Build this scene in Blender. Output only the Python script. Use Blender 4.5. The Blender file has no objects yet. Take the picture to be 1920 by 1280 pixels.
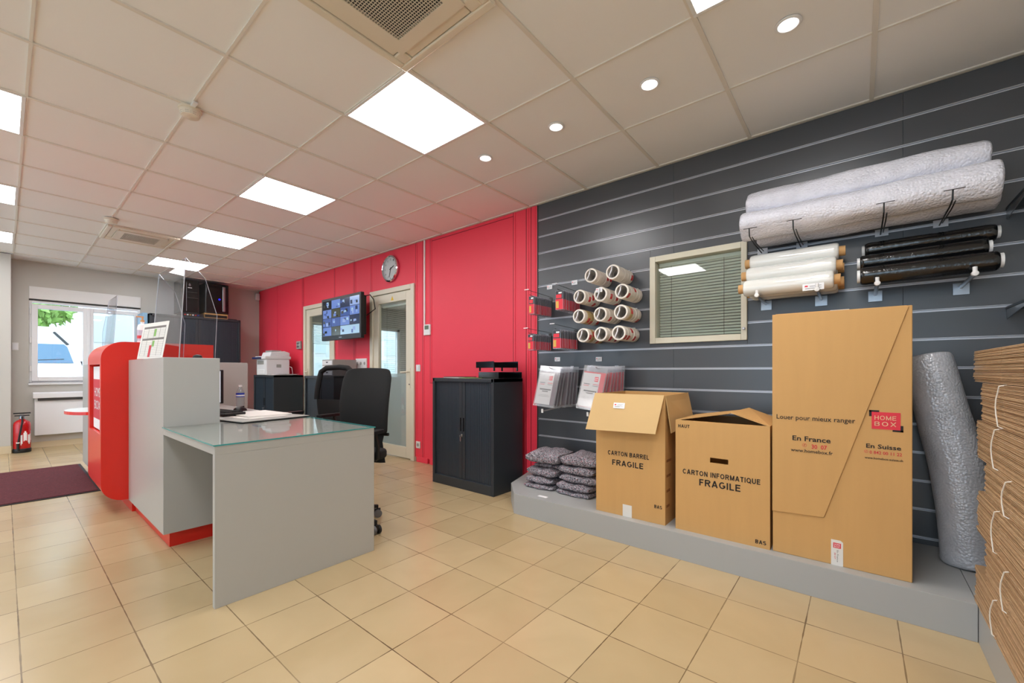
import bpy, bmesh, math, random
from mathutils import Vector, Matrix, Euler
random.seed(7)
C = bpy.context.scene.collection
S = bpy.context.scene
PI = math.pi
R = math.radians

# ---------------------------------------------------------------- camera, world, exposure
cd = bpy.data.cameras.new('camera'); cam = bpy.data.objects.new('camera', cd); C.objects.link(cam)
F_PX, YAW, HOR, EYE = 786.0, R(39.5), 695.3, 1.065
cd.sensor_width = 36.0; cd.lens = F_PX / 1920 * 36; cd.shift_y = (HOR - 640) / 1920; cd.clip_start = 0.02
cam.location = (0, 0, EYE); cam.rotation_euler = (PI / 2, 0, YAW)
S.camera = cam
S.view_settings.view_transform = 'Standard'; S.view_settings.look = 'None'
S.view_settings.exposure = -0.10; S.view_settings.gamma = 1.0
S.view_settings.use_curve_mapping = False
S.cycles.max_bounces = 9; S.cycles.diffuse_bounces = 5; S.cycles.glossy_bounces = 5
S.cycles.transparent_max_bounces = 16; S.cycles.transmission_bounces = 6
S.cycles.caustics_reflective = False; S.cycles.caustics_refractive = False
S.cycles.sample_clamp_indirect = 6.0; S.cycles.blur_glossy = 0.5
w = bpy.data.worlds.new('sky'); S.world = w; w.use_nodes = True
bg = w.node_tree.nodes['Background']; bg.inputs[0].default_value = (0.64, 0.80, 1.0, 1); bg.inputs[1].default_value = 4.4
sun = bpy.data.lights.new('sun', 'SUN'); sun.energy = 3.5; sun.angle = R(2); sun.color = (1, .95, .88)
so = bpy.data.objects.new('sun', sun); C.objects.link(so); so.rotation_euler = (R(38), R(8), R(-60)); so.location = (-12, 2, 8)

# the room's measures (metres): x along the slat wall, y towards it, camera at the origin
H = 2.575; FW = -8.8; BW = 3.10; RW = 1.15; NW = -3.3; RB = 7.0

def portal(loc, rot, sx, sy):
    l = bpy.data.lights.new('window_portal', 'AREA'); l.shape = 'RECTANGLE'; l.size = sx; l.size_y = sy
    l.cycles.is_portal = True
    o = bpy.data.objects.new('window_portal', l); C.objects.link(o); o.location = loc; o.rotation_euler = rot
portal((FW - .12, .8, 1.45), (0, R(-90), 0), 1.1, 1.2)
portal((-6.2, NW - .12, 1.25), (R(90), 0, 0), 3.9, 2.3)
portal((-.4, NW - .12, 1.25), (R(90), 0, 0), 2.7, 2.3)
portal((FW - .12, 4.7, 1.45), (0, R(-90), 0), 1.5, 2.8)

# ---------------------------------------------------------------- materials
def lin(c):
    return tuple(((x / 255) / 12.92 if x / 255 <= .04045 else ((x / 255 + .055) / 1.055) ** 2.4) for x in c) + (1,)
MATS = {}
def mat(name, c, rough=.5, metal=0, var=0, vscale=8, bump=0, bscale=60, coat=0, emit=None, estr=0, spec=.5, kind='noise', vstretch=None):
    m = bpy.data.materials.new(name); m.use_nodes = True; MATS[name] = m
    nt = m.node_tree; p = nt.nodes['Principled BSDF']
    c = lin(c)
    p.inputs['Base Color'].default_value = c; p.inputs['Roughness'].default_value = rough
    p.inputs['Metallic'].default_value = metal; p.inputs['Coat Weight'].default_value = coat
    p.inputs['Specular IOR Level'].default_value = spec
    if emit: p.inputs['Emission Color'].default_value = lin(emit); p.inputs['Emission Strength'].default_value = estr
    tc = nt.nodes.new('ShaderNodeTexCoord')
    if var:
        n = nt.nodes.new('ShaderNodeTexNoise'); n.inputs['Scale'].default_value = vscale; n.inputs['Detail'].default_value = 4
        src = tc.outputs['Object']
        if vstretch:
            mp = nt.nodes.new('ShaderNodeMapping'); mp.inputs['Scale'].default_value = vstretch
            nt.links.new(src, mp.inputs[0]); src = mp.outputs[0]
        nt.links.new(src, n.inputs['Vector'])
        r = nt.nodes.new('ShaderNodeValToRGB')
        r.color_ramp.elements[0].position = .3; r.color_ramp.elements[1].position = .7
        r.color_ramp.elements[0].color = tuple(x * (1 - var) for x in c[:3]) + (1,)
        r.color_ramp.elements[1].color = tuple(min(1, x * (1 + var)) for x in c[:3]) + (1,)
        nt.links.new(n.outputs['Fac'], r.inputs[0]); nt.links.new(r.outputs[0], p.inputs['Base Color'])
    if bump:
        if kind == 'voronoi':
            n = nt.nodes.new('ShaderNodeTexVoronoi'); out = 'Distance'
        else:
            n = nt.nodes.new('ShaderNodeTexNoise'); out = 'Fac'
        n.inputs['Scale'].default_value = bscale
        nt.links.new(tc.outputs['Object'], n.inputs['Vector'])
        b = nt.nodes.new('ShaderNodeBump'); b.inputs['Strength'].default_value = bump; b.inputs['Distance'].default_value = .004
        if kind == 'voronoi': b.invert = True
        nt.links.new(n.outputs[out], b.inputs['Height']); nt.links.new(b.outputs[0], p.inputs['Normal'])
    return m
def emission(name, c, s):
    m = bpy.data.materials.new(name); m.use_nodes = True; nt = m.node_tree; nt.nodes.clear()
    e = nt.nodes.new('ShaderNodeEmission'); o = nt.nodes.new('ShaderNodeOutputMaterial')
    e.inputs[0].default_value = (*c, 1); e.inputs[1].default_value = s; nt.links.new(e.outputs[0], o.inputs[0]); MATS[name] = m; return m
def thin_glass(name, tint=(1, 1, 1), refl=1.0, rough=.0, haze=0, ior=1.5):
    m = bpy.data.materials.new(name); m.use_nodes = True; nt = m.node_tree; nt.nodes.clear()
    t = nt.nodes.new('ShaderNodeBsdfTransparent'); t.inputs[0].default_value = (*tint, 1)
    g = nt.nodes.new('ShaderNodeBsdfGlossy'); g.inputs['Roughness'].default_value = rough
    lw = nt.nodes.new('ShaderNodeLayerWeight'); lw.inputs[0].default_value = .5
    pw_ = nt.nodes.new('ShaderNodeMath'); pw_.operation = 'POWER'; pw_.inputs[1].default_value = 5; nt.links.new(lw.outputs['Facing'], pw_.inputs[0])
    f0 = ((ior - 1) / (ior + 1)) ** 2
    mu = nt.nodes.new('ShaderNodeMath'); mu.operation = 'MULTIPLY_ADD'; mu.inputs[1].default_value = (1 - f0) * refl; mu.inputs[2].default_value = f0 * refl
    mu.use_clamp = True
    mx = nt.nodes.new('ShaderNodeMixShader'); o = nt.nodes.new('ShaderNodeOutputMaterial')
    nt.links.new(pw_.outputs[0], mu.inputs[0]); nt.links.new(mu.outputs[0], mx.inputs[0])
    src = t.outputs[0]
    if haze:
        d = nt.nodes.new('ShaderNodeBsdfDiffuse'); d.inputs[0].default_value = (.8, .84, .86, 1)
        m2 = nt.nodes.new('ShaderNodeMixShader'); m2.inputs[0].default_value = haze
        nt.links.new(src, m2.inputs[1]); nt.links.new(d.outputs[0], m2.inputs[2]); src = m2.outputs[0]
    nt.links.new(src, mx.inputs[1]); nt.links.new(g.outputs[0], mx.inputs[2]); nt.links.new(mx.outputs[0], o.inputs[0])
    MATS[name] = m; return m

def floor_mat(name, x0, px, y0, py, ca, cb, cj):
    m = bpy.data.materials.new(name); m.use_nodes = True; nt = m.node_tree; N = nt.nodes; L = nt.links
    p = N['Principled BSDF']; tc = N.new('ShaderNodeTexCoord'); sp = N.new('ShaderNodeSeparateXYZ'); L.new(tc.outputs['Object'], sp.inputs[0])
    def mth(op, a, b=None):
        n = N.new('ShaderNodeMath'); n.operation = op
        for i, v in enumerate((a, b)):
            if v is None: continue
            if isinstance(v, (int, float)): n.inputs[i].default_value = v
            else: L.new(v, n.inputs[i])
        return n.outputs[0]
    def axis(out, o, pitch):
        s = mth('DIVIDE', mth('SUBTRACT', out, o), pitch)
        f = mth('FRACT', s); d = mth('MINIMUM', f, mth('SUBTRACT', 1.0, f))
        return mth('FLOOR', s), mth('MULTIPLY', d, pitch)
    ix, dx = axis(sp.outputs[0], x0, px); iy, dy = axis(sp.outputs[1], y0, py)
    cb_ = N.new('ShaderNodeCombineXYZ'); L.new(ix, cb_.inputs[0]); L.new(iy, cb_.inputs[1])
    wn = N.new('ShaderNodeTexWhiteNoise'); L.new(cb_.outputs[0], wn.inputs['Vector'])
    off = N.new('ShaderNodeVectorMath'); off.operation = 'MULTIPLY_ADD'; L.new(wn.outputs['Color'], off.inputs[0]); off.inputs[1].default_value = (9, 9, 9); L.new(tc.outputs['Object'], off.inputs[2])
    n1 = N.new('ShaderNodeTexNoise'); n1.inputs['Scale'].default_value = 3.0; n1.inputs['Detail'].default_value = 6; n1.inputs['Distortion'].default_value = .8; L.new(off.outputs[0], n1.inputs['Vector'])
    t = mth('ADD', mth('MULTIPLY', wn.outputs['Value'], .45), mth('MULTIPLY', n1.outputs['Fac'], .62))
    r = N.new('ShaderNodeValToRGB'); r.color_ramp.elements[0].position = .22; r.color_ramp.elements[1].position = .82
    r.color_ramp.elements[0].color = lin(ca); r.color_ramp.elements[1].color = lin(cb); L.new(t, r.inputs[0])
    n2 = N.new('ShaderNodeTexNoise'); n2.inputs['Scale'].default_value = 1.7; L.new(tc.outputs['Object'], n2.inputs['Vector'])
    n3 = N.new('ShaderNodeTexNoise'); n3.inputs['Scale'].default_value = 14; L.new(tc.outputs['Object'], n3.inputs['Vector'])
    wd = mth('MULTIPLY', n3.outputs['Fac'], .0042)
    jl = mth('LESS_THAN', mth('MINIMUM', dx, dy), wd)
    a = mth('MULTIPLY', n2.outputs['Fac'], 1.35); fac = mth('MULTIPLY', jl, a)
    mx = N.new('ShaderNodeMix'); mx.data_type = 'RGBA'; L.new(fac, mx.inputs[0]); L.new(r.outputs[0], mx.inputs[6]); mx.inputs[7].default_value = lin(cj)
    L.new(mx.outputs[2], p.inputs['Base Color'])
    rr = mth('ADD', mth('MULTIPLY', n1.outputs['Fac'], .14), .17); L.new(rr, p.inputs['Roughness'])
    b = N.new('ShaderNodeBump'); b.inputs['Strength'].default_value = .25; b.inputs['Distance'].default_value = .002; b.invert = True
    L.new(jl, b.inputs['Height']); L.new(b.outputs[0], p.inputs['Normal'])
    MATS[name] = m; return m

M = MATS
floor_mat('floor_tile', -1.073, .301, .040, .302, (178, 156, 118), (192, 170, 132), (88, 66, 44))
mat('ceiling_tile', (240, 239, 238), .9, bump=.05, bscale=200)
mat('grid_bar', (226, 220, 210), .5)
mat('wall_grey', (196, 194, 188), .35, bump=.03, bscale=120)
mat('wall_white', (200, 200, 198), .7)
mat('red_wall', (240, 62, 84), .5, var=.03, vscale=1.5)
mat('red_dark', (150, 22, 38), .6)
mat('slat_dark', (74, 77, 82), .30, spec=.7, var=.06, vscale=2)
mat('alu', (214, 214, 220), .35, metal=.35)
mat('alu_dark', (70, 68, 66), .5, metal=.5)
mat('cream_ac', (226, 216, 198), .4)
mat('cream', (222, 216, 196), .4)
mat('white_plastic', (232, 232, 232), .35)
mat('white_paint', (236, 238, 242), .3)
mat('counter_grey', (175, 175, 172), .32)
mat('platform_grey', (166, 168, 168), .4)
mat('signal_red', (220, 40, 29), .3)
mat('black_metal', (46, 52, 58), .42)
mat('tambour', (44, 54, 64), .38)
mat('black', (22, 22, 24), .45)
mat('screen_white', (236, 238, 242), .3, emit=(225, 230, 240), estr=.7)
mat('black_gloss', (14, 14, 16), .12)
mat('fabric_black', (17, 17, 18), .85, bump=.3, bscale=500)
mat('rubber', (30, 30, 32), .7)
mat('grey_rubber', (105, 105, 108), .6)
mat('chrome', (220, 220, 224), .12, metal=1)
mat('steel', (170, 174, 180), .3, metal=.9)
mat('paper', (226, 223, 218), .6)
mat('paper_print', (120, 112, 108), .7)
mat('tag_white', (244, 244, 248), .4)
mat('ink', (34, 28, 26), .7)
mat('ink_red', (206, 44, 60), .6)
mat('logo_red', (220, 44, 62), .5)
mat('logo_cream', (232, 190, 150), .6)
mat('carton', (202, 157, 98), .75, var=.02, vscale=5, vstretch=(6, 6, .5), bump=.06, bscale=90)
mat('carton_light', (206, 172, 120), .75, var=.03, vscale=5)
mat('carton_dark', (150, 104, 62), .8)
mat('carton_edge', (186, 156, 122), .85, var=.16, vscale=30, vstretch=(1, 1, 12))
mat('carton_edge_shade', (160, 128, 94), .9, var=.12, vscale=30, vstretch=(1, 1, 12))  # darker carton tone, stands in for the shade between stacked layers
mat('carton_flat', (192, 160, 124), .85, var=.08, vscale=12, bump=.3, bscale=150)
mat('string', (236, 232, 224), .8)
mat('tape_beige', (238, 230, 220), .4, var=.08, vscale=20)
mat('tape_core', (206, 200, 194), .6)
mat('tape_tan', (196, 172, 120), .35)
mat('tape_red', (206, 46, 52), .4)
mat('pack_red', (222, 34, 54), .35)
mat('pack_black', (48, 50, 56), .35)
mat('pack_gold', (214, 170, 70), .35)
mat('blister', (190, 190, 205), .2)
mat('bubble', (226, 226, 236), .14, bump=1.0, bscale=95, kind='voronoi', var=.06, vscale=14)
mat('bubble_grey', (212, 214, 222), .28, metal=.15, bump=.8, bscale=95, kind='voronoi', var=.1, vscale=10)
mat('film_clear', (232, 232, 228), .10, var=.05, vscale=4, vstretch=(1, 1, 30), coat=.6)
mat('film_black', (20, 20, 21), .16, bump=.5, bscale=70, coat=.6)
mat('core_card', (206, 160, 106), .8)
def speckle(name, ca, cb, cc, sc):
    m = mat(name, ca, .95, bump=1.0, bscale=140); nt = m.node_tree; p = nt.nodes['Principled BSDF']
    tc = nt.nodes.new('ShaderNodeTexCoord'); v = nt.nodes.new('ShaderNodeTexVoronoi'); v.inputs['Scale'].default_value = sc; nt.links.new(tc.outputs['Object'], v.inputs['Vector'])
    sp = nt.nodes.new('ShaderNodeSeparateColor'); nt.links.new(v.outputs['Color'], sp.inputs[0])
    r = nt.nodes.new('ShaderNodeValToRGB'); r.color_ramp.interpolation = 'CONSTANT'; el = r.color_ramp.elements
    el[0].position = 0; el[0].color = lin((70, 66, 74)); el[1].position = .28; el[1].color = lin(ca)
    for q, c in ((.52, cb), (.80, (184, 180, 188)), (.94, cc)): e = el.new(q); e.color = lin(c)
    nt.links.new(sp.outputs[0], r.inputs[0]); nt.links.new(r.outputs[0], p.inputs['Base Color'])
speckle('blanket', (124, 121, 128), (150, 147, 156), (170, 110, 118), 210)
mat('rug', (92, 32, 40), .95, var=.25, vscale=60, bump=.6, bscale=300)
mat('printer_white', (226, 226, 228), .4)
mat('printer_blue', (28, 44, 96), .35)
mat('tray_grey', (160, 160, 156), .5)
mat('skirt_beige', (212, 196, 164), .4)
mat('extinguisher_red', (190, 14, 20), .25, coat=.4)
mat('blue_label', (30, 60, 170), .4)
mat('green_paper', (130, 180, 90), .6)
mat('blue_led', (20, 20, 255), .4, emit=(30, 30, 255), estr=2)
mat('green_led', (150, 230, 160), .4, emit=(150, 240, 170), estr=.5)
mat('lcd_green', (96, 116, 96), .3)
mat('blind', (232, 236, 228), .5)
mat('binder_blue', (130, 170, 200), .5)
mat('leaf', (150, 188, 96), .6, var=.3, vscale=6)
mat('bark', (90, 72, 56), .9)
mat('asphalt', (120, 118, 116), .9)
mat('facade', (222, 220, 214), .7)
mat('facade_glass', (206, 212, 206), .15)
mat('van_white', (236, 236, 236), .3)
mat('van_glass', (84, 116, 140), .1)
mat('cabinet_side', (36, 39, 41), .42)
mat('yellow_tri', (232, 190, 40), .5)
mat('bottle_cap', (240, 240, 240), .4)
mat('clock_face', (226, 226, 228), .5)
thin_glass('glass', (.94, .97, .96), 1.1)
thin_glass('glass_desk', (.97, .99, .98), .62, ior=1.5)
thin_glass('acrylic', (.92, .93, .96), .55)
thin_glass('acrylic_edge', (.80, .82, .92), 3.0, .1, haze=.45)
thin_glass('frosted', (.80, .84, .86), .6, .1, haze=.45)
thin_glass('clear_bag', (.93, .93, .95), 1.0, .12, haze=.10)
thin_glass('bottle_clear', (.88, .92, .95), 1.3, .05, haze=.08)
thin_glass('mesh_fabric', (.22, .22, .24), .2, .5)
mat('glass_edge', (60, 150, 150), .2)
emission('led_panel', (1.0, .985, .975), 16.5)
emission('downlight_on', (1, .95, .9), 30.0)
emission('downlight_dim', (1, .96, .93), 5.0)

# ---------------------------------------------------------------- mesh helpers
class MB:
    def __init__(s): s.v = []; s.f = []; s.m = []; s.mats = []
    def mi(s, m):
        if m not in s.mats: s.mats.append(m)
        return s.mats.index(m)
    def face(s, pts, m):
        b = len(s.v); s.v += [tuple(p) for p in pts]; s.f.append(tuple(range(b, b + len(pts)))); s.m.append(s.mi(m))
        return s
    def box(s, x0, x1, y0, y1, z0, z1, m, T=None):
        b = len(s.v); P = [(x, y, z) for x in (x0, x1) for y in (y0, y1) for z in (z0, z1)]
        if T is not None: P = [tuple(T @ Vector(p)) for p in P]
        s.v += P
        for f in ((0, 1, 3, 2), (4, 6, 7, 5), (0, 4, 5, 1), (2, 3, 7, 6), (0, 2, 6, 4), (1, 5, 7, 3)):
            s.f.append(tuple(b + i for i in f)); s.m.append(s.mi(m))
        return s
    def rings(s, rings, m, closed=True, caps=True):
        b = len(s.v); n = len(rings[0])
        for r in rings: s.v += [tuple(p) for p in r]
        k = s.mi(m)
        for i in range(len(rings) - 1):
            for j in range(n if closed else n - 1):
                a = b + i * n + j; c = b + i * n + (j + 1) % n
                s.f.append((a, c, c + n, a + n)); s.m.append(k)
        if caps:
            s.f.append(tuple(b + j for j in range(n))[::-1]); s.m.append(k)
            s.f.append(tuple(b + (len(rings) - 1) * n + j for j in range(n))); s.m.append(k)
        return s
    def tube(s, pts, r, m, n=8, caps=True):
        pts = [Vector(p) for p in pts]; rs = r if isinstance(r, (list, tuple)) else [r] * len(pts)
        out = []; up = None
        for i, p in enumerate(pts):
            t = (pts[min(i + 1, len(pts) - 1)] - pts[max(i - 1, 0)]).normalized()
            if up is None: up = Vector((0, 0, 1)) if abs(t.z) < .9 else Vector((1, 0, 0))
            a = t.cross(up).normalized(); bb = a.cross(t).normalized(); up = bb
            out.append([p + (a * math.cos(2 * PI * k / n) + bb * math.sin(2 * PI * k / n)) * rs[i] for k in range(n)])
        return s.rings(out, m, caps=caps)
    def lathe(s, prof, m, o=(0, 0, 0), ax='z', n=24, caps=True):
        out = []
        for r, h in prof:
            ring = []
            for k in range(n):
                c, q = r * math.cos(2 * PI * k / n), r * math.sin(2 * PI * k / n)
                p = {'z': (c, q, h), 'x': (h, c, q), 'y': (q, h, c)}[ax]
                ring.append((p[0] + o[0], p[1] + o[1], p[2] + o[2]))
            out.append(ring)
        return s.rings(out, m, caps=caps)
    def prism(s, poly, ax, a0, a1, m):
        def P(u, v, a): return {'x': (a, u, v), 'y': (u, a, v), 'z': (u, v, a)}[ax]
        return s.rings([[P(u, v, a0) for u, v in poly], [P(u, v, a1) for u, v in poly]], m)
    def text(s, string, pos, width, height, m, xd=(1, 0, 0), yd=(0, 0, 1), bold=0, off=.0008, align='C'):
        cu = bpy.data.curves.new('t', 'FONT'); cu.body = string; cu.offset = bold; cu.resolution_u = 2
        o = bpy.data.objects.new('t', cu); C.objects.link(o); bpy.context.view_layer.update()
        me = o.evaluated_get(bpy.context.evaluated_depsgraph_get()).to_mesh()
        V = [v.co.copy() for v in me.vertices]; Fc = [tuple(p.vertices) for p in me.polygons]
        bpy.data.objects.remove(o); bpy.data.curves.remove(cu)
        if not V: return s
        x0, x1 = min(v.x for v in V), max(v.x for v in V); y0, y1 = min(v.y for v in V), max(v.y for v in V)
        y0 = 0 if y0 > -.35 and not any(ch in string for ch in 'gpqQ,') else y0
        xd, yd = Vector(xd), Vector(yd); nd = xd.cross(yd)
        sx = width / (x1 - x0); sy = height / (y1 - y0)
        b = len(s.v)
        for v in V:
            s.v.append(tuple(Vector(pos) + xd * ((v.x - (x0 + x1) / 2) * sx) + yd * ((v.y - (y0 + y1) / 2) * sy) + nd * off))
        k = s.mi(m)
        for f in Fc: s.f.append(tuple(b + i for i in f)); s.m.append(k)
        return s
    def caps(s, string, pos, width, height, m, t=.185, gap=.17, off=.0008, xd=(1, 0, 0), yd=(0, 0, 1)):
        """grotesque capitals drawn as constant-width strokes"""
        xd, yd = Vector(xd), Vector(yd); nd = xd.cross(yd); x = 0; out = []
        for ch in string:
            if ch == ' ': x += .42; continue
            w_, st = glyph(ch, t)
            for pl in st: out.append([(px + x, py) for px, py in pl])
            x += w_ + gap
        tot = x - gap; k = width / tot
        for pl in out:
            P = [Vector((a, b)) for a, b in pl]; closed = (P[0] - P[-1]).length < 1e-4; n = len(P)
            if closed: P = P[:-1]; n -= 1
            L_, R_ = [], []
            for i in range(n):
                d0 = (P[i] - P[i - 1]) if (i or closed) else None; d1 = (P[(i + 1) % n] - P[i]) if (i < n - 1 or closed) else None
                if d0 is None: d0 = d1
                if d1 is None: d1 = d0
                d0 = d0.normalized(); d1 = d1.normalized(); q = Vector((-(d0 + d1).y, (d0 + d1).x)).normalized()
                h = t / 2 / max(.45, q.dot(Vector((-d0.y, d0.x))))
                L_.append(P[i] + q * h); R_.append(P[i] - q * h)
            b = len(s.v); mi = s.mi(m)
            for a_, c_ in zip(L_, R_):
                for p in (a_, c_): s.v.append(tuple(Vector(pos) + xd * ((p.x - tot / 2) * k) + yd * ((p.y - .5) * height) + nd * off))
            for i in range(n if closed else n - 1):
                j = (i + 1) % n; s.f.append((b + 2 * i, b + 2 * j, b + 2 * j + 1, b + 2 * i + 1)); s.m.append(mi)
        return s
    def build(s, name, parent=None, bevel=0, smooth=False, world=True, mods=None, seg=2):
        me = bpy.data.meshes.new(name)
        off = Vector(parent_world(parent)) if (parent and world) else Vector((0, 0, 0))
        me.from_pydata([tuple(Vector(v) - off) for v in s.v], [], s.f)
        for m in s.mats: me.materials.append(MATS[m])
        for p, k in zip(me.polygons, s.m): p.material_index = k
        if smooth:
            for p in me.polygons: p.use_smooth = True
            me.update()
            try: me.set_sharp_from_angle(angle=R(40))
            except Exception: pass
        bm = bmesh.new(); bm.from_mesh(me)
        bmesh.ops.recalc_face_normals(bm, faces=bm.faces); bm.to_mesh(me); bm.free()
        o = bpy.data.objects.new(name, me); C.objects.link(o)
        if parent: o.parent = parent
        if bevel:
            b = o.modifiers.new('bevel', 'BEVEL'); b.width = bevel; b.segments = seg; b.limit_method = 'ANGLE'; b.angle_limit = R(50)
        if mods: mods(o)
        return o
def parent_world(o):
    v = Vector((0, 0, 0))
    while o: v = v + o.location; o = o.parent
    return v
def glyph(ch, t):
    h = t / 2; a, z = h, 1 - h
    def arc(cx, cy, rx, ry, d0, d1, n=10): return [(cx + rx * math.cos(R(d0 + (d1 - d0) * k / n)), cy + ry * math.sin(R(d0 + (d1 - d0) * k / n))) for k in range(n + 1)]
    G = {
     'A': (.78, [[(h * .8, 0), (.39, 1)], [(.39, 1), (.78 - h * .8, 0)], [(.17, .30), (.61, .30)]]),
     'B': (.70, [[(a, 0), (a, 1)], [(a, z)] + arc(.42, .755, .20, z - .755, 90, -90) + [(a, .51)], [(a, .51)] + arc(.42, (.51 + a) / 2, .70 - h - .42, (.51 - a) / 2, 90, -90) + [(a, a)]]),
     'C': (.76, [arc(.41, .5, .41 - h, .5 - h, 42, 318, 20)]),
     'E': (.62, [[(a, 0), (a, 1)], [(a, z), (.62, z)], [(a, .52), (.58, .52)], [(a, a), (.62, a)]]),
     'F': (.58, [[(a, 0), (a, 1)], [(a, z), (.58, z)], [(a, .50), (.52, .50)]]),
     'G': (.80, [arc(.41, .5, .41 - h, .5 - h, 48, 330, 20) , [(.80 - h, .18), (.80 - h, .46), (.46, .46)]]),
     'H': (.70, [[(a, 0), (a, 1)], [(.70 - h, 0), (.70 - h, 1)], [(a, .52), (.70 - h, .52)]]),
     'I': (t, [[(a, 0), (a, 1)]]),
     'L': (.56, [[(a, 1), (a, a), (.56, a)]]),
     'M': (.84, [[(a, 0), (a, 1)], [(a, .96), (.42, .06)], [(.42, .06), (.84 - h, .96)], [(.84 - h, 0), (.84 - h, 1)]]),
     'N': (.70, [[(a, 0), (a, 1)], [(a, .98), (.70 - h, .02)], [(.70 - h, 0), (.70 - h, 1)]]),
     'O': (.84, [arc(.42, .5, .42 - h, .5 - h, 0, 360, 24)]),
     'Q': (.84, [arc(.42, .5, .42 - h, .5 - h, 0, 360, 24), [(.50, .26), (.82, -.06)]]),
     'R': (.74, [[(a, 0), (a, 1)], [(a, z)] + arc(.44, .73, .22, z - .73, 90, -90) + [(a, .46)], [(.40, .46), (.68, 0)]]),
     'S': (.68, [arc(.34, .735, .34 - h, z - .735, 20, 180, 10) + arc(.34, .735, .34 - h, .225, 180, 250, 5) + arc(.34, .27, .34 - h, .24, 80, 0, 6) + arc(.34, .27, .34 - h, .27 - h, 0, -160, 10)]),
     'T': (.64, [[(0, z), (.64, z)], [(.32, z), (.32, 0)]]),
     'U': (.72, [[(a, 1), (a, .36)] + arc(.36, .36, .36 - h, .36 - h, 180, 360, 10) + [(.72 - h, 1)]]),
     'X': (.76, [[(h * .8, 0), (.76 - h * .8, 1)], [(h * .8, 1), (.76 - h * .8, 0)]]),
    }
    return G[ch]
def tag(o, label, cat, group=None):
    o['label'] = label; o['category'] = cat
    if group: o['group'] = group
    return o
def thing(name, label, cat, loc=(0, 0, 0), rz=0, group=None):
    o = bpy.data.objects.new(name, None); C.objects.link(o); o.location = loc; o.rotation_euler = (0, 0, rz)
    o.empty_display_size = .05
    return tag(o, label, cat, group)
def struct(o): o['kind'] = 'structure'; return o
def copy_tree(o, parent=None):
    c = o.copy(); C.objects.link(c)
    if parent: c.parent = parent
    for ch in [x for x in bpy.data.objects if x.parent == o]: copy_tree(ch, c)
    return c
ORD = 'front second third fourth fifth sixth seventh eighth ninth tenth eleventh twelfth thirteenth fourteenth fifteenth sixteenth'.split()
def rrect(x0, x1, y0, y1, r, n=6, corners=(1, 1, 1, 1)):
    """rounded rectangle polygon, corners: (x0y0, x1y0, x1y1, x0y1)"""
    P = []
    for (cx, cy, sx, sy, a, f) in ((x0, y0, 1, 1, PI, corners[0]), (x1, y0, -1, 1, 1.5 * PI, corners[1]), (x1, y1, -1, -1, 0, corners[2]), (x0, y1, 1, -1, .5 * PI, corners[3])):
        if not f: P.append((cx, cy)); continue
        for k in range(n + 1):
            t = a + k / n * PI / 2; P.append((cx + sx * r + r * math.cos(t), cy + sy * r + r * math.sin(t)))
    return P
def wall_with_holes(mb, axis, c0, c1, a0, a1, z0, z1, holes, m):
    """wall slab between planes c0..c1 on axis, spanning a0..a1 with rectangular holes (a,b,z,z2)"""
    xs = sorted({a0, a1, *[h[0] for h in holes], *[h[1] for h in holes]})
    for x, x2 in zip(xs, xs[1:]):
        segs = [(z0, z1)]
        for h in holes:
            if h[0] <= x + 1e-6 and h[1] >= x2 - 1e-6:
                ns = []
                for q0, q1 in segs:
                    if h[2] > q0: ns.append((q0, min(q1, h[2])))
                    if h[3] < q1: ns.append((max(q0, h[3]), q1))
                segs = [q for q in ns if q[1] - q[0] > 1e-4]
        for q0, q1 in segs:
            if axis == 'y': mb.box(x, x2, c0, c1, q0, q1, m)
            else: mb.box(c0, c1, x, x2, q0, q1, m)

# ================================================================ the room shell
struct(MB().box(FW - .12, RW + .12, NW - .12, RB + .1, -.12, 0, 'floor_tile').build('floor', world=False))
# ceiling tiles with a hanging grid
GX0, GY0, G = -1.14, .68, .6
struct(MB().box(FW - .1, RW + .1, NW - .1, RB + .1, H + .008, H + .1, 'ceiling_tile').build('ceiling', world=False))
g = MB()
xs = [GX0 + G * k for k in range(-13, 5) if FW < GX0 + G * k < RW]
ys = [GY0 + G * k for k in range(-7, 5) if NW < GY0 + G * k < BW]
for x in xs: g.box(x - .010, x + .010, NW, BW, H, H + .010, 'grid_bar')
for y in ys:
    g.box(FW, RW, y - .006, y + .006, H + .002, H + .010, 'grid_bar')
g.box(FW, RW, BW - .022, BW, H + .001, H + .010, 'grid_bar'); g.box(FW, FW + .022, NW, BW, H + .001, H + .010, 'grid_bar')
struct(g.build('trim_1', world=False))

# left end wall (x = FW) with the street window, and the office windows of the room behind
wm = MB()
wall_with_holes(wm, 'x', FW - .22, FW, NW, BW + .1, 0, H, [(.222, 1.39, .90, 2.235)], 'wall_grey')
struct(wm.build('wall_left', world=False))
wm = MB(); wall_with_holes(wm, 'x', FW - .22, FW, BW + .1, RB, 0, H, [(3.4, 6.3, .85, 2.1)], 'wall_white')
struct(wm.build('wall_left_office', world=False))
# pier on the left edge with a tiled skirting
p = MB().box(FW, -8.43, -1.2, .062, .10, H, 'wall_grey').box(FW, -8.425, -1.2, .066, 0, .10, 'skirt_beige')
struct(p.build('wall_left_pier', world=False, bevel=.004))
struct(MB().box(FW, FW + .012, .07, BW - .02, 0, .075, 'skirt_beige').box(FW, FW + .014, .07, BW - .02, .075, .08, 'skirt_beige').build('baseboard_left', world=False))
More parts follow.
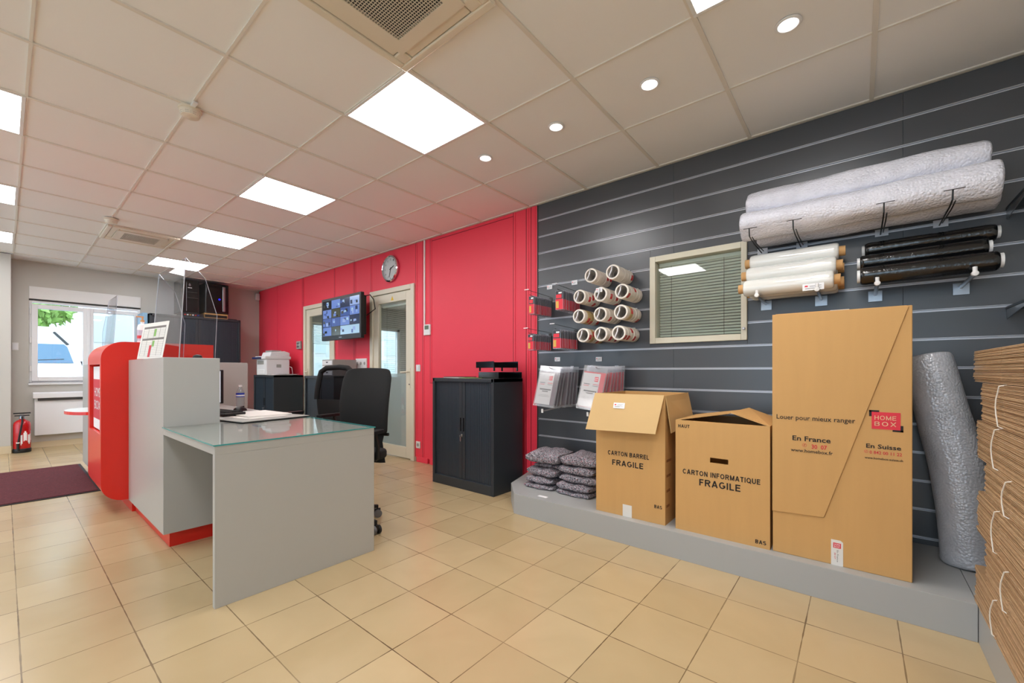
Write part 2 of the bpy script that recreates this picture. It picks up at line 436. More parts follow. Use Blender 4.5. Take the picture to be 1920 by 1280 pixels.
# near wall behind the viewer with a wide shop window
wm = MB(); wall_with_holes(wm, 'y', NW - .15, NW, FW, RW, 0, H, [(-8.1, -4.3, .1, 2.35), (-1.7, .9, .1, 2.35)], 'wall_grey')
struct(wm.build('wall_front', world=False))
fr = MB()
for x in (-8.1, -6.85, -5.6, -4.36): fr.box(x, x + .06, NW - .11, NW - .05, .1, 2.35, 'white_paint')
fr.box(-8.1, -4.3, NW - .11, NW - .05, .1, .16, 'white_paint').box(-8.1, -4.3, NW - .11, NW - .05, 2.29, 2.35, 'white_paint')
w4 = struct(fr.build('window_4', world=False))
fr = MB()
for x in (-1.7, -.43, .84): fr.box(x, x + .06, NW - .11, NW - .05, .1, 2.35, 'white_paint')
fr.box(-1.7, .9, NW - .11, NW - .05, .1, .16, 'white_paint').box(-1.7, .9, NW - .11, NW - .05, 2.29, 2.35, 'white_paint')
w5 = struct(fr.build('window_5', world=False))
MB().box(-1.7, .9, NW - .085, NW - .078, .16, 2.29, 'glass').build('pane', w5, world=False)
MB().box(-8.1, -4.3, NW - .085, NW - .078, .16, 2.29, 'glass').build('pane', w4, world=False)
struct(MB().box(RW, RW + .12, NW, RB, 0, H, 'wall_grey').build('wall_right', world=False))
struct(MB().box(FW, RW, RB, RB + .1, 0, H, 'wall_white').build('wall_office_back', world=False))
# partition wall between shop and office
D1 = (-6.90, -5.93, 0, 2.075); D2 = (-4.97, -4.055, 0, 2.075); SW = (-1.203, -.556, 1.268, 1.916)
pw = MB(); wall_with_holes(pw, 'y', BW + .045, BW + .10, FW, RW, 0, H, [D1, D2, SW], 'wall_white')
struct(pw.build('wall_back_core', world=False))
rp = MB()
wall_with_holes(rp, 'y', BW, BW + .045, FW, -2.25, .055, H, [(D1[0], D1[1], .055, D1[3]), (D2[0], D2[1], .055, D2[3])], 'red_wall')
# panel joints: thin cover strips and grooves of the painted panels
for x, wd, z0, z1 in [(-6.985, .012, .055, H), (-6.95, .014, .055, H), (-7.967, .006, .055, H), (-5.945, .012, 2.09, H), (-5.413, .010, .055, H), (-5.38, .010, .055, H),
                      (-4.985, .008, 2.08, H), (-4.03, .008, .055, H), (-3.90, .010, .055, H), (-3.765, .008, .93, H), (-2.54, .008, .055, H), (-2.385, .010, .055, H), (-2.33, .010, .055, H), (-2.305, .006, .055, H)]:
    rp.box(x, x + wd, BW - .003, BW, z0, z1, 'red_dark')
    rp.box(x + wd, x + wd + .02, BW - .004, BW, z0, z1, 'red_wall')
rp.box(-3.765, -2.53, BW - .003, BW, .925, .932, 'red_dark').box(-3.765, -2.53, BW - .003, BW, H - .035, H - .03, 'red_dark')
struct(rp.build('wall_back', world=False))
b = MB()
for x0, x1 in ((FW, D1[0] - .05), (D1[1] + .05, D2[0] - .05), (D2[1] + .05, -3.80), (-3.765, -2.25)): b.box(x0, x1, BW - .012, BW + .02, 0, .062, 'red_wall')
struct(b.build('baseboard_back', world=False, bevel=.003))

# street window
def win_frame():
    m = MB(); y0, y1, z0, z1 = .222, 1.39, .90, 2.045; x0, x1 = FW - .10, FW - .03
    def fr(a, b_, c, d, t, xx0, xx1):
        m.box(xx0, xx1, a + t, b_ - t, c, c + t, 'white_paint').box(xx0, xx1, a + t, b_ - t, d - t, d, 'white_paint')
        m.box(xx0, xx1, a, a + t, c, d, 'white_paint').box(xx0, xx1, b_ - t, b_, c, d, 'white_paint')
    fr(y0, y1, z0, z1, .03, x0, x1)
    fr(y0 + .025, .803, z0 + .025, z1 - .05, .058, x0 + .01, x1 + .02)
    fr(.803, y1 - .025, z0 + .025, z1 - .05, .055, x0 + .01, x1 + .02)
    m.box(x0, x1 + .035, .785, .82, z0 + .03, z1 - .05, 'white_paint')
    for z in (1.06, 1.45, 1.85): m.box(x1 + .015, x1 + .03, y0 + .005, y0 + .025, z, z + .08, 'white_plastic')
    return m
w1 = struct(win_frame().build('window_1', world=False, bevel=.004))
MB().box(FW - .07, FW - .066, .30, .75, .98, 1.94, 'glass').build('pane', w1, world=False)
MB().box(FW - .07, FW - .066, .85, 1.32, .98, 1.94, 'glass').build('pane', w1, world=False)
MB().box(FW - .2, FW + .03, .215, 1.395, .872, .90, 'white_paint').build('window_sill', w1, world=False, bevel=.004)
sc = MB().box(FW - .18, FW + .012, .222, 1.39, 2.065, 2.235, 'white_plastic').box(FW - .1, FW - .02, .222, 1.39, 2.045, 2.066, 'alu_dark')
sc.build('shutter_casing', w1, world=False, bevel=.004)
# office windows behind the partition
w2 = MB()
for y in (3.4, 4.1, 4.8, 5.5, 6.24): w2.box(FW - .1, FW - .04, y, y + .06, .85, 2.1, 'white_paint')
w2.box(FW - .1, FW - .04, 3.4, 6.3, .85, .91, 'white_paint').box(FW - .1, FW - .04, 3.4, 6.3, 2.04, 2.1, 'white_paint')
w2 = struct(w2.build('window_2', world=False))
MB().box(FW - .07, FW - .066, 3.46, 6.24, .91, 2.04, 'glass').build('pane', w2, world=False)

# slat-wall window to the office
w3 = MB(); x0, x1, z0, z1 = SW; yf = BW - .02
for a, bb, c, d in ((x0 + .042, x1 - .035, z0, z0 + .042), (x0 + .042, x1 - .035, z1 - .042, z1), (x0, x0 + .042, z0, z1), (x1 - .035, x1, z0, z1)):
    w3.box(a, bb, yf, BW + .10, c, d, 'cream')
w3 = struct(w3.build('window_3', world=False, bevel=.003))
MB().box(x0 + .03, x1 - .03, BW + .018, BW + .022, z0 + .03, z1 - .03, 'glass').build('pane', w3, world=False)
MB().lathe([(.009, 0), (.009, -.012), (.006, -.016)], 'alu', (x1 - .018, yf, z0 + .075), 'y').build('latch', w3, world=False)

# glazed doors
def door(idx, D, blue=False):
    x0, x1, z0, z1 = D; m = MB()
    m.box(x0 - .012, x0 + .055, BW - .02, BW + .10, 0, z1 + .03, 'cream').box(x1 - .055, x1 + .012, BW - .02, BW + .10, 0, z1 + .03, 'cream').box(x0 + .055, x1 - .055, BW - .02, BW + .10, z1 - .03, z1 + .03, 'cream')
    root = struct(m.build('door_%d' % idx, world=False, bevel=.004))
    a, b_ = x0 + .06, x1 - .06
    lf = MB(); t = .105; zz0, zz1 = .012, z1 - .035
    lf.box(a, a + t, BW + .0, BW + .045, zz0, zz1, 'cream').box(b_ - t, b_, BW, BW + .045, zz0, zz1, 'cream')
    lf.box(a + t, b_ - t, BW, BW + .045, zz0, zz0 + .13, 'cream').box(a + t, b_ - t, BW, BW + .045, zz1 - .11, zz1, 'cream')
    leaf = lf.build('door_leaf', root, world=False, bevel=.003)
    MB().box(a + t - .005, b_ - t + .005, BW + .020, BW + .026, .135, zz1 - .1, 'glass').build('pane', leaf, world=False)
    return root, leaf, a + t, b_ - t
d1, l1, _, _ = door(1, D1)
d2, l2, ga, gb = door(2, D2)
MB().box(ga, gb, BW + .030, BW + .033, .14, 1.03, 'frosted').build('frosted_film', l2, world=False)
hx = D2[1] - .085
MB().box(hx - .014, hx + .014, BW - .010, BW, .86, 1.10, 'cream').tube([(hx, BW - .004, 1.055), (hx, BW - .045, 1.055), (hx - .02, BW - .052, 1.055), (hx - .115, BW - .052, 1.05)], .009, 'cream') \
    .lathe([(.008, 0), (.008, -.014)], 'alu_dark', (hx, BW, .905), 'y', 12).build('door_handle', d2, world=False, smooth=True)
MB().face([(-4.53, BW - .001, 1.95), (-4.47, BW - .001, 1.95), (-4.50, BW - .001, 2.005)], 'yellow_tri').build('warning_sticker', d2, world=False)
hx = D1[0] + .1
MB().box(hx - .014, hx + .014, BW - .010, BW, .9, 1.10, 'cream').tube([(hx, BW - .004, 1.055), (hx, BW - .045, 1.055), (hx + .1, BW - .052, 1.05)], .009, 'cream').build('door_handle', d1, world=False, smooth=True)

# venetian blinds hanging in the office behind the glass
def blind(x0, x1, z0, z1, y, label, pitch=.02, tilt=35, sw=.02):
    m = MB()
    z = z1 - .03
    while z > z0:
        T = Matrix.Translation((0, y, z)) @ Matrix.Rotation(R(tilt), 4, 'X')
        m.box(x0, x1, -sw / 2, sw / 2, -.0006, .0006, 'blind', T); z -= pitch
    r = thing('venetian_blind', label, 'blind', ((x0 + x1) / 2, y, z1))
    m.build('slats', r)
    MB().box(x0, x1, y - .014, y + .014, z1 - .026, z1, 'blind').build('head_rail', r)
    for f in (.16, .8): xx = x0 + (x1 - x0) * f; MB().tube([(xx, y - .013, z1 - .02), (xx, y - .013, z0)], .0012, 'alu_dark', 5).build('ladder_cord', r)
    return r
blind(SW[0] + .05, SW[1] - .04, SW[2] + .03, SW[3] - .045, BW + .06, 'cream venetian blind behind the window in the slat wall', .0205, -45, .0165)
blind(ga - .01, gb + .01, .16, D2[3] - .16, BW + .085, 'light venetian blind behind the glass of the closed door', .025, 6, .02)
def blind_y(y0, y1, z0, z1, x, label):
    m = MB(); z = z1 - .03
    while z > z0:
        T = Matrix.Translation((x, 0, z)) @ Matrix.Rotation(R(-15), 4, 'Y')
        m.box(-.012, .012, y0, y1, -.0006, .0006, 'blind', T); z -= .03
    r = thing('venetian_blind', label, 'blind', (x, (y0 + y1) / 2, z1)); m.build('slats', r)
    MB().box(x - .014, x + .014, y0, y1, z1 - .026, z1, 'blind').build('head_rail', r)
blind_y(3.46, 4.84, 1.62, 2.09, FW + .03, 'pale blind half lowered over the office window seen through the doorway')

# ================================================================ slat wall
zk = [.032 + .15 * k for k in range(17)]
sl = thing('slatwall', 'dark grey slat wall with silver horizontal strips behind the cardboard boxes', 'wall panelling', (-.55, BW, 0))
pn = MB(); al = MB(); L0, L1 = -2.245, RW
def spans(z0, z1):
    out = []
    if z1 <= SW[2] or z0 >= SW[3]: return [(L0, L1, z0, z1)]
    out.append((L0, SW[0], z0, z1)); out.append((SW[1], L1, z0, z1))
    if z0 < SW[2]: out.append((SW[0], SW[1], z0, SW[2]))
    if z1 > SW[3]: out.append((SW[0], SW[1], SW[3], z1))
    return out
edges = [0] + zk + [H]
for i, (a, b_) in enumerate(zip(edges, edges[1:])):
    a2 = a + (.006 if i else 0); b2 = b_ - (.006 if b_ < H else 0)
    if b2 - a2 < .01: continue
    for x0, x1, q0, q1 in spans(a2, b2):
        cuts = [x0] + [c for c in (-1.032, .19) if x0 < c < x1] + [x1]
        for c0, c1 in zip(cuts, cuts[1:]): pn.box(c0 + .0004, c1 - .0004, BW, BW + .018, q0, q1, 'slat_dark')
pn.box(L0 - .012, L0, BW - .004, BW + .02, 0, H, 'alu_dark')
pn.build('panel_board', sl, bevel=.0008, seg=1)
for z in zk:
    al = MB()
    for x0, x1, q0, q1 in spans(z - .006, z + .006):
        if q1 - q0 < .011: continue
        al.box(x0, x1, BW + .014, BW + .018, z - .006, z + .006, 'alu')
        al.box(x0, x1, BW - .0025, BW + .016, z + .0045, z + .0068, 'alu')
        al.box(x0, x1, BW - .0025, BW + .016, z - .0068, z - .0038, 'alu')
    al.build('aluminium_strip', sl)

# ================================================================ ceiling fittings
P1X = [-7.44, -5.64, -3.84, -2.04, -.24]
def led(x, y, label):
    r = thing('led_panel', label, 'ceiling light', (x, y, H), 0, 'square LED panels in the ceiling')
    e = .285
    MB().box(x - e, x + e, y - e, y + e, H + .0015, H + .004, 'led_panel').build('diffuser', r)
    f = MB()
    for a, b_, c, d in ((-.3, .3, -.3, -.283), (-.3, .3, .283, .3), (-.3, -.283, -.283, .283), (.283, .3, -.283, .283)): f.box(x + a, x + b_, y + c, y + d, H - .0015, H + .007, 'white_plastic')
    f.build('frame', r, bevel=.001, seg=1)
led(P1X[0], 1.58, 'glowing ceiling panel nearest the end wall, above the tall black cabinet')
led(P1X[1], 1.58, 'glowing ceiling panel just before the acrylic screen, beside the far ceiling air conditioner')
led(P1X[2], 1.58, 'glowing ceiling panel second from the viewer in the middle row')
led(P1X[3], 1.58, 'largest glowing ceiling panel, touching the corner of the near air conditioner')
led(P1X[4], 1.58, 'glowing ceiling panel cut off by the top edge of the photo')
led(P1X[0], -.22, 'smallest and lowest glowing ceiling panel at the left edge of the photo')
led(P1X[1], -.22, 'middle one of the glowing ceiling panels cut by the left edge of the photo')
led(P1X[2], -.22, 'uppermost and biggest glowing ceiling panel cut by the left edge of the photo')
for x in P1X[3:]: led(x, -.22, 'glowing ceiling panel above the viewer, outside the photo')
for x in P1X[:3] + P1X[4:]: led(x, -2.02, 'glowing ceiling panel behind the viewer, outside the photo')
for k in (-6.84,): led(k, 5.2, 'added glowing ceiling panel that brightens the office behind the red wall')  # extra panel, added only to brighten the dim office
led(-3.84, 5.2, 'added glowing ceiling panel that brightens the office behind the closed glass door')  # likewise added for office brightness, no known fitting here

def downlight(x, y, m, label):
    r = thing('downlight', label, 'ceiling light', (x, y, H), 0, 'round recessed spotlights')
    MB().lathe([(.050, .0), (.052, -.004), (.046, -.008), (.040, -.007), (.036, .002), (.036, .004)], 'white_plastic', (x, y, H + .006), caps=False).build('trim_ring', r, smooth=True)
    MB().lathe([(.0, .0), (.033, 0), (.033, .004), (0, .004)], m, (x, y, H + .001), caps=False).build('bulb', r, smooth=True)
    l = bpy.data.lights.new('spot', 'SPOT'); l.energy = 26 if m == 'downlight_on' else 12; l.spot_size = R(85); l.spot_blend = .6; l.shadow_soft_size = .03; l.color = (1, .93, .85)
    o = bpy.data.objects.new('spot', l); C.objects.link(o); o.location = (x, y, H - .01)
downlight(-.234, 2.18, 'downlight_dim', 'round ceiling spotlight nearest the top right corner')
downlight(-.848, 2.17, 'downlight_on', 'round ceiling spotlight that shines brightest')
downlight(-1.443, 2.18, 'downlight_dim', 'round ceiling spotlight right beside the largest glowing panel')
downlight(-2.042, 2.18, 'downlight_dim', 'smallest, farthest round ceiling spotlight towards the red wall')

def cassette(cx, cy, label):
    r = thing('ceiling_air_conditioner', label, 'air conditioner', (cx, cy, H), 0, 'cassette air conditioners in the ceiling')
    e = .30; z = H
    f = MB()
    for a, b_, c, d in ((-e, e, -e, -.262), (-e, e, .262, e), (-e, -.262, -.262, .262), (.262, e, -.262, .262)): f.box(cx + a, cx + b_, cy + c, cy + d, z - .022, z, 'cream_ac')
    for a, c in ((-1, -1), (-1, 1), (1, -1), (1, 1)):
        f.box(cx + min(a * .262, a * .2), cx + max(a * .262, a * .2), cy + min(c * .262, c * .2), cy + max(c * .262, c * .2), z - .020, z, 'cream_ac')
    f.build('housing', r, bevel=.006)
    for k, (a, b_, c, d) in enumerate(((-.195, .195, .216, .258), (-.195, .195, -.258, -.216), (.216, .258, -.195, .195), (-.258, -.216, -.195, .195))):
        MB().box(cx + a, cx + b_, cy + c, cy + d, z - .016, z - .008, 'cream_ac').build('louvre', r, bevel=.002)
    gm = MB(); q = .212; i_ = .150
    for a, b_, c, d in ((-q, q, -q, -i_), (-q, q, i_, q), (-q, -i_, -i_, i_), (i_, q, -i_, i_)): gm.box(cx + a, cx + b_, cy + c, cy + d, z - .026, z - .010, 'cream_ac')
    n = 24
    for k in range(n + 1):
        t = -i_ + 2 * i_ * k / n
        gm.box(cx + t - .0017, cx + t + .0017, cy - i_, cy + i_, z - .025, z - .0235, 'cream_ac')
        gm.box(cx - i_, cx + i_, cy + t - .0017, cy + t + .0017, z - .025, z - .0235, 'cream_ac')
    gm.build('intake_grille', r)
    MB().box(cx - .17, cx + .17, cy - .17, cy + .17, z - .012, z - .008, 'black').build('filter', r)
cassette(-1.44, .98, 'square air conditioner with fine mesh grille cut by the top edge of the photo')
cassette(-6.24, .98, 'small far air conditioner in the ceiling above the reception counter')

def smoke(x, y, label, side):
    r = thing('smoke_detector', label, 'smoke detector', (x, y, H), 0, 'round smoke detectors on the ceiling grid')
    MB().lathe([(.056, 0), (.058, -.010), (.050, -.014)], 'cream_ac', (x, y, H)).build('base', r, smooth=True)
    MB().lathe([(.050, -.014), (.050, -.026), (.044, -.044), (.024, -.050), (.0, -.051)], 'cream_ac', (x, y, H)).build('sensor_head', r, smooth=True)
    s = MB()
    for k in range(8):
        a = k * PI / 4
        for z_ in (-.030, -.038):
            rr = .049 + (z_ + .026) * .33
            s.rings([[(x + (rr - .002) * math.cos(t), y + (rr - .002) * math.sin(t), H + z_ - .0018), (x + (rr + .0006) * math.cos(t), y + (rr + .0006) * math.sin(t), H + z_ - .0018), (x + (rr + .0006) * math.cos(t), y + (rr + .0006) * math.sin(t), H + z_ + .0018), (x + (rr - .002) * math.cos(t), y + (rr - .002) * math.sin(t), H + z_ + .0018)] for t in [a + .08, a + .3, a + .6]], 'black')
    s.build('vent_slot', r)
    MB().box(x + side * .05, x + side * .11, y - .012, y + .012, H - .010, H, 'white_plastic').build('indicator_lamp', r, bevel=.003)
smoke(-2.97, .685, 'nearer round smoke detector on a ceiling grid crossing', 1)
smoke(-5.72, .68, 'farther round smoke detector beside the far air conditioner', -1)

# ================================================================ reception counter
rc = thing('reception_counter', 'grey reception counter with rounded bright red front block and red plinth', 'counter', (-3.9, .9, 0))
CT = 1.147
MB().box(-4.24, -3.165, .60, .886, .095, CT, 'counter_grey').build('upstand', rc, bevel=.0025)
MB().box(-4.24, -3.165, .887, 1.38, .095, .699, 'counter_grey').build('under_cabinet', rc, bevel=.0025)
MB().box(-4.24, -3.215, .64, 1.40, 0, .095, 'signal_red').build('plinth', rc)
poly = rrect(.45, 1.14, .10, 1.285, .13, 10, (1, 0, 0, 1))
def redbody():
    m = MB(); x0, x1 = -4.97, -4.245; n0, n1, z0, z1 = -4.87, -4.30, .60, 1.115
    # body as an extrusion left and right of the niche, and above / below it
    m.prism(poly, 'x', x0, n0, 'signal_red').prism(poly, 'x', n1, x1, 'signal_red')
    low = [p for p in poly if p[1] <= z0] ; top = [p for p in poly if p[1] >= z1]
    lowp = rrect(.45, 1.14, .10, z0, .13, 10, (1, 0, 0, 0)); topp = rrect(.45, 1.14, z1, 1.285, .13, 10, (0, 0, 0, 1))
    m.prism(lowp, 'x', n0, n1, 'signal_red').prism(topp, 'x', n0, n1, 'signal_red')
    m.box(n0, n1, .57, 1.14, z0, z1, 'signal_red')
    return m
redbody().build('front_block', rc, smooth=True)
MB().box(-4.965, -4.245, .62, 1.12, 0, .10, 'signal_red').build('plinth', rc)
# far wing of the counter
rc = thing('counter_wing', 'grey far counter section with half-round shelf behind the red block', 'counter', (-5.7, .7, 0))
MB().box(-6.40, -4.97, .54, .86, .10, 1.13, 'counter_grey').build('upstand', rc, bevel=.0025)
MB().box(-6.36, -4.97, .60, .84, 0, .10, 'signal_red').build('plinth', rc)
sh = [(-5.42 + .34 * math.cos(t), .541 + .20 * math.sin(t)) for t in [PI + k * PI / 20 for k in range(21)]]
shm = MB(); shm.prism(sh, 'z', .685, .712, 'signal_red'); shm.prism([(x, y) for x, y in sh], 'z', .712, .7135, 'white_plastic')
shm.build('shelf', rc)
rc = thing('partition_panel', 'grey upright screen panel behind the water bottle', 'partition', (-4.92, 1.38, 0))
MB().box(-4.93, -4.905, 1.145, 1.62, .0, 1.15, 'counter_grey').build('panel', rc, bevel=.002)
rc = thing('office_desk', 'grey desk with glass top and solid end panel joined to the counter', 'desk', (-2.7, 1.0, 0))
# worktop and end panel
MB().box(-3.163, -2.215, .60, 1.40, .688, .728, 'counter_grey').box(-4.90, -3.166, .888, 1.40, .70, .728, 'counter_grey').build('worktop', rc, bevel=.0015)
MB().box(-2.245, -2.215, .60, 1.40, 0, .688, 'counter_grey').build('end_panel', rc, bevel=.0015)
gt = MB().box(-3.16, -2.21, .595, 1.405, .7285, .7345, 'glass_desk').build('glass_top', rc)
ge = MB().box(-2.2105, -2.209, .595, 1.405, .7285, .7345, 'glass_edge').box(-3.16, -2.21, .594, .5955, .7285, .7345, 'glass_edge').box(-3.16, -2.21, 1.4045, 1.406, .7285, .7345, 'glass_edge').build('glass_rim', gt)
# framed sign inside the niche
r = thing('framed_sign', 'white framed red sign inside the recess of the red counter block', 'sign', (-4.6, .477, .61))
MB().box(-4.83, -4.33, .470, .484, .612, 1.10, 'tag_white').build('frame', r)
MB().box(-4.82, -4.38, .468, .470, .69, 1.00, 'ink_red').build('panel', r)
sm = MB(); sm.text('HOME', (-4.59, .4675, .90), .30, .07, 'tag_white'); sm.text('BOX', (-4.59, .4675, .80), .30, .07, 'tag_white'); sm.build('lettering', r)

# acrylic screens
def acrylic(x, y, z, label, wings, w_=.80, h=.66, wd=.20):
    r = thing('acrylic_screen', label, 'screen', (x, y, z), 0, 'clear acrylic screens on the counter')
    t = .004; y1 = y + .035
    def sheet(pts, name, e=True):
        a = [Vector(p) for p in pts]; n = (a[1] - a[0]).cross(a[2] - a[0]).normalized() * t
        m = MB(); m.rings([a, [p + n for p in a]], 'acrylic')
        o = m.build(name, r)
        ed = MB()
        for p, q in zip(a, a[1:] + a[:1]):
            ed.tube([p + n / 2, q + n / 2], .0019, 'acrylic_edge', 4)
        ed.build('polished_edge', o)
    if wings:
        sheet([(x, y, z + .001), (x - w_, y, z + .001), (x - w_ + .02, y + .02, z + .35), (x - w_ + .06, y1, z + h), (x, y1, z + h)], 'front_sheet')
        sheet([(x, y + .004, z + .001), (x, y + wd, z + .001), (x, y + wd + .012, z + .30), (x, y + wd - .055, z + .54), (x, y1 + .004, z + h)], 'side_sheet')
        sheet([(x - w_, y + .004, z + .001), (x - w_, y + wd, z + .001), (x - w_, y + wd + .012, z + .30), (x - w_ + .02, y + wd - .055, z + .54), (x - w_ + .06, y1 + .004, z + h)], 'side_sheet')
    else:
        sheet([(x, y, z + .001), (x - w_, y, z + .001), (x - w_, y, z + .3), (x - w_ + .1, y1, z + h), (x, y1, z + h)], 'front_sheet')
        sheet([(x - .16, y - .10, z + .001), (x - .16, y + .0, z + .001), (x - .16, y, z + .12)], 'foot')
acrylic(-3.40, .722, CT, 'large clear acrylic screen with side wings on the grey counter top', True)
acrylic(-5.02, .60, 1.13, 'smaller clear acrylic screen farther back, behind the red counter block', False, .55, .60)

# price list leaning on the counter
r = thing('price_list', 'printed price list leaning against the acrylic screen on the counter', 'paper', (-3.61, .612, CT), R(8.7))
TP = Matrix.Rotation(R(-9), 4, 'X')
m = MB(); m.box(-.20, .20, -.0008, .0008, 0, .245, 'paper', TP); m.build('sheet', r, world=False)
m = MB()
def tb(x0, x1, z0, z1, mm): m.box(x0, x1, -.0016, -.0009, z0, z1, mm, TP)
for zz in (.205, .125): tb(-.17, .17, zz, zz + .014, 'paper_print')
for k in range(9): tb(-.17, .17, .013 + k * .012, .0137 + k * .012, 'paper_print')
for k in range(5): tb(-.17, .17, .146 + k * .011, .1467 + k * .011, 'paper_print')
for x in (-.17, -.09, .0, .09, .17): tb(x, x + .0012, .02, .205, 'paper_print')
tb(.005, .035, .15, .2, 'green_paper'); tb(.005, .035, .08, .12, 'green_paper'); tb(-.035, .0, .01, .09, 'ink_red')
m.build('printed_table', r, world=False)
r = thing('card_holder', 'small grey card holder standing on the far counter behind the red block', 'card holder', (-5.62, .66, 1.13), R(20))
MB().box(-.06, .06, -.02, .02, 0, .006, 'tray_grey').box(-.06, .06, -.004, 0, 0, .13, 'tray_grey', Matrix.Rotation(R(-15), 4, 'X')).build('holder', r, world=False)
r = thing('sanitiser_bottle', 'white pump bottle with coloured label behind the price list', 'bottle', (-4.62, .74, 1.285))
MB().lathe([(.032, 0), (.034, .01), (.034, .14), (.028, .165), (.012, .175), (.012, .19)], 'bottle_cap', (-4.62, .74, 1.285)).build('body', r, smooth=True)
MB().lathe([(.0345, .03), (.0345, .12)], 'blister', (-4.62, .74, 1.285), caps=False).lathe([(.0347, .05), (.0347, .075)], 'tape_red', (-4.62, .74, 1.285), caps=False).build('label', r, smooth=True)
MB().lathe([(.014, .19), (.014, .205), (.006, .206), (.006, .23)], 'core_card', (-4.62, .74, 1.285)).box(-4.628, -4.612, .70, .748, 1.512, 1.522, 'core_card').build('pump', r)

r = thing('desk_speaker', 'small black round device on top of the grey counter block', 'device', (-3.30, .80, CT))
MB().lathe([(.026, 0), (.027, .006), (.022, .018), (.010, .024), (0, .025)], 'black', (-3.30, .80, CT)).build('housing', r, smooth=True)
# things on the worktop
r = thing('desk_pad', 'dark desk pad with cream edge lying on the worktop', 'desk pad', (-3.34, 1.14, .7345), R(10))
MB().box(-.30, .30, -.235, .235, 0, .004, 'black').box(-.298, .298, -.233, .233, .004, .008, 'tray_grey').build('pad', r, world=False, bevel=.001)
for k, (dx, dy, a, zz, lb) in enumerate([(-.03, .0, 3, .0085, 'lower white sheet of paper spread on the desk pad'), (-.10, .06, -6, .0105, 'upper stack of white paper on the desk pad')]):
    o = MB().box(-.21, .21, -.148, .148, 0, .0016 + k * .006, 'paper').build('paper_sheet', None, world=False); o.location = (-3.34 + dx, 1.14 + dy, .7345 + zz); o.rotation_euler = (0, 0, R(10 + a)); tag(o, lb, 'paper')
r = thing('keyboard', 'black keyboard end showing past the grey counter block', 'keyboard', (-3.62, 1.02, .752), R(8))
MB().box(-.21, .21, -.07, .07, 0, .018, 'black').build('base', r, world=False, bevel=.005)
km = MB()
for i in range(14):
    for j in range(5): km.box(-.195 + i * .0282, -.195 + i * .0282 + .024, -.058 + j * .0235, -.058 + j * .0235 + .020, .018, .024, 'fabric_black')
km.build('keys', r, world=False)
r = thing('computer_mouse', 'black computer mouse on the worktop beside the water bottle', 'mouse', (-4.02, 1.27, .7285), R(115))
prof = [[(x, y * math.sqrt(max(0, 1 - (x / .062) ** 2)) * 1.0, 0) for y in (0,)] for x in (0,)]
rings = []
for k in range(9):
    t = -1 + 2 * k / 8; ww = .034 * math.sqrt(max(.02, 1 - t * t * .92)); hh = .038 * math.sqrt(max(.02, 1 - t * t)) * (1 - .15 * t)
    rings.append([(t * .062, ww * math.cos(a), hh * max(0, math.sin(a))) for a in [q * 2 * PI / 16 for q in range(16)]])
MB().rings(rings, 'black').build('body', r, world=False, smooth=True)
MB().box(-.012, .04, -.0012, .0012, .030, .0385, 'black_gloss').build('scroll_wheel', r, world=False)
r = thing('computer_monitor', 'computer monitor seen edge-on beyond the counter block', 'monitor', (-4.085, 1.008, .7285), R(40))
T = Matrix.Rotation(0, 4, 'Z')
MB().box(-.18, .18, -.012, .012, .075, .345, 'black').build('casing', r, world=False, bevel=.004)
MB().box(-.17, .17, -.0135, -.012, .085, .335, 'screen_white').build('display', r, world=False)
MB().box(-.022, .022, .012, .03, .008, .2, 'black').lathe([(.075, 0), (.075, .006), (.02, .012)], 'black', (0, 0, 0)).build('stand', r, world=False)
bx, by = -4.27, 1.35
r = thing('water_bottle', 'clear plastic water bottle with blue label on the worktop', 'bottle', (bx, by, .728))
MB().lathe([(.0, .0), (.028, .0), (.033, .008), (.031, .03), (.033, .05), (.031, .07), (.033, .09), (.033, .105), (.033, .14), (.030, .155), (.015, .185), (.0125, .19), (.0125, .2)], 'bottle_clear', (bx, by, .728), caps=False).build('body', r, smooth=True)
MB().lathe([(.0336, .105), (.0336, .14)], 'blue_label', (bx, by, .728), caps=False).lathe([(.0338, .113), (.0338, .125)], 'bottle_cap', (bx, by, .728), caps=False).build('label', r, smooth=True)
MB().lathe([(.015, .195), (.015, .212), (.0, .212)], 'bottle_cap', (bx, by, .728)).build('cap', r, smooth=True)

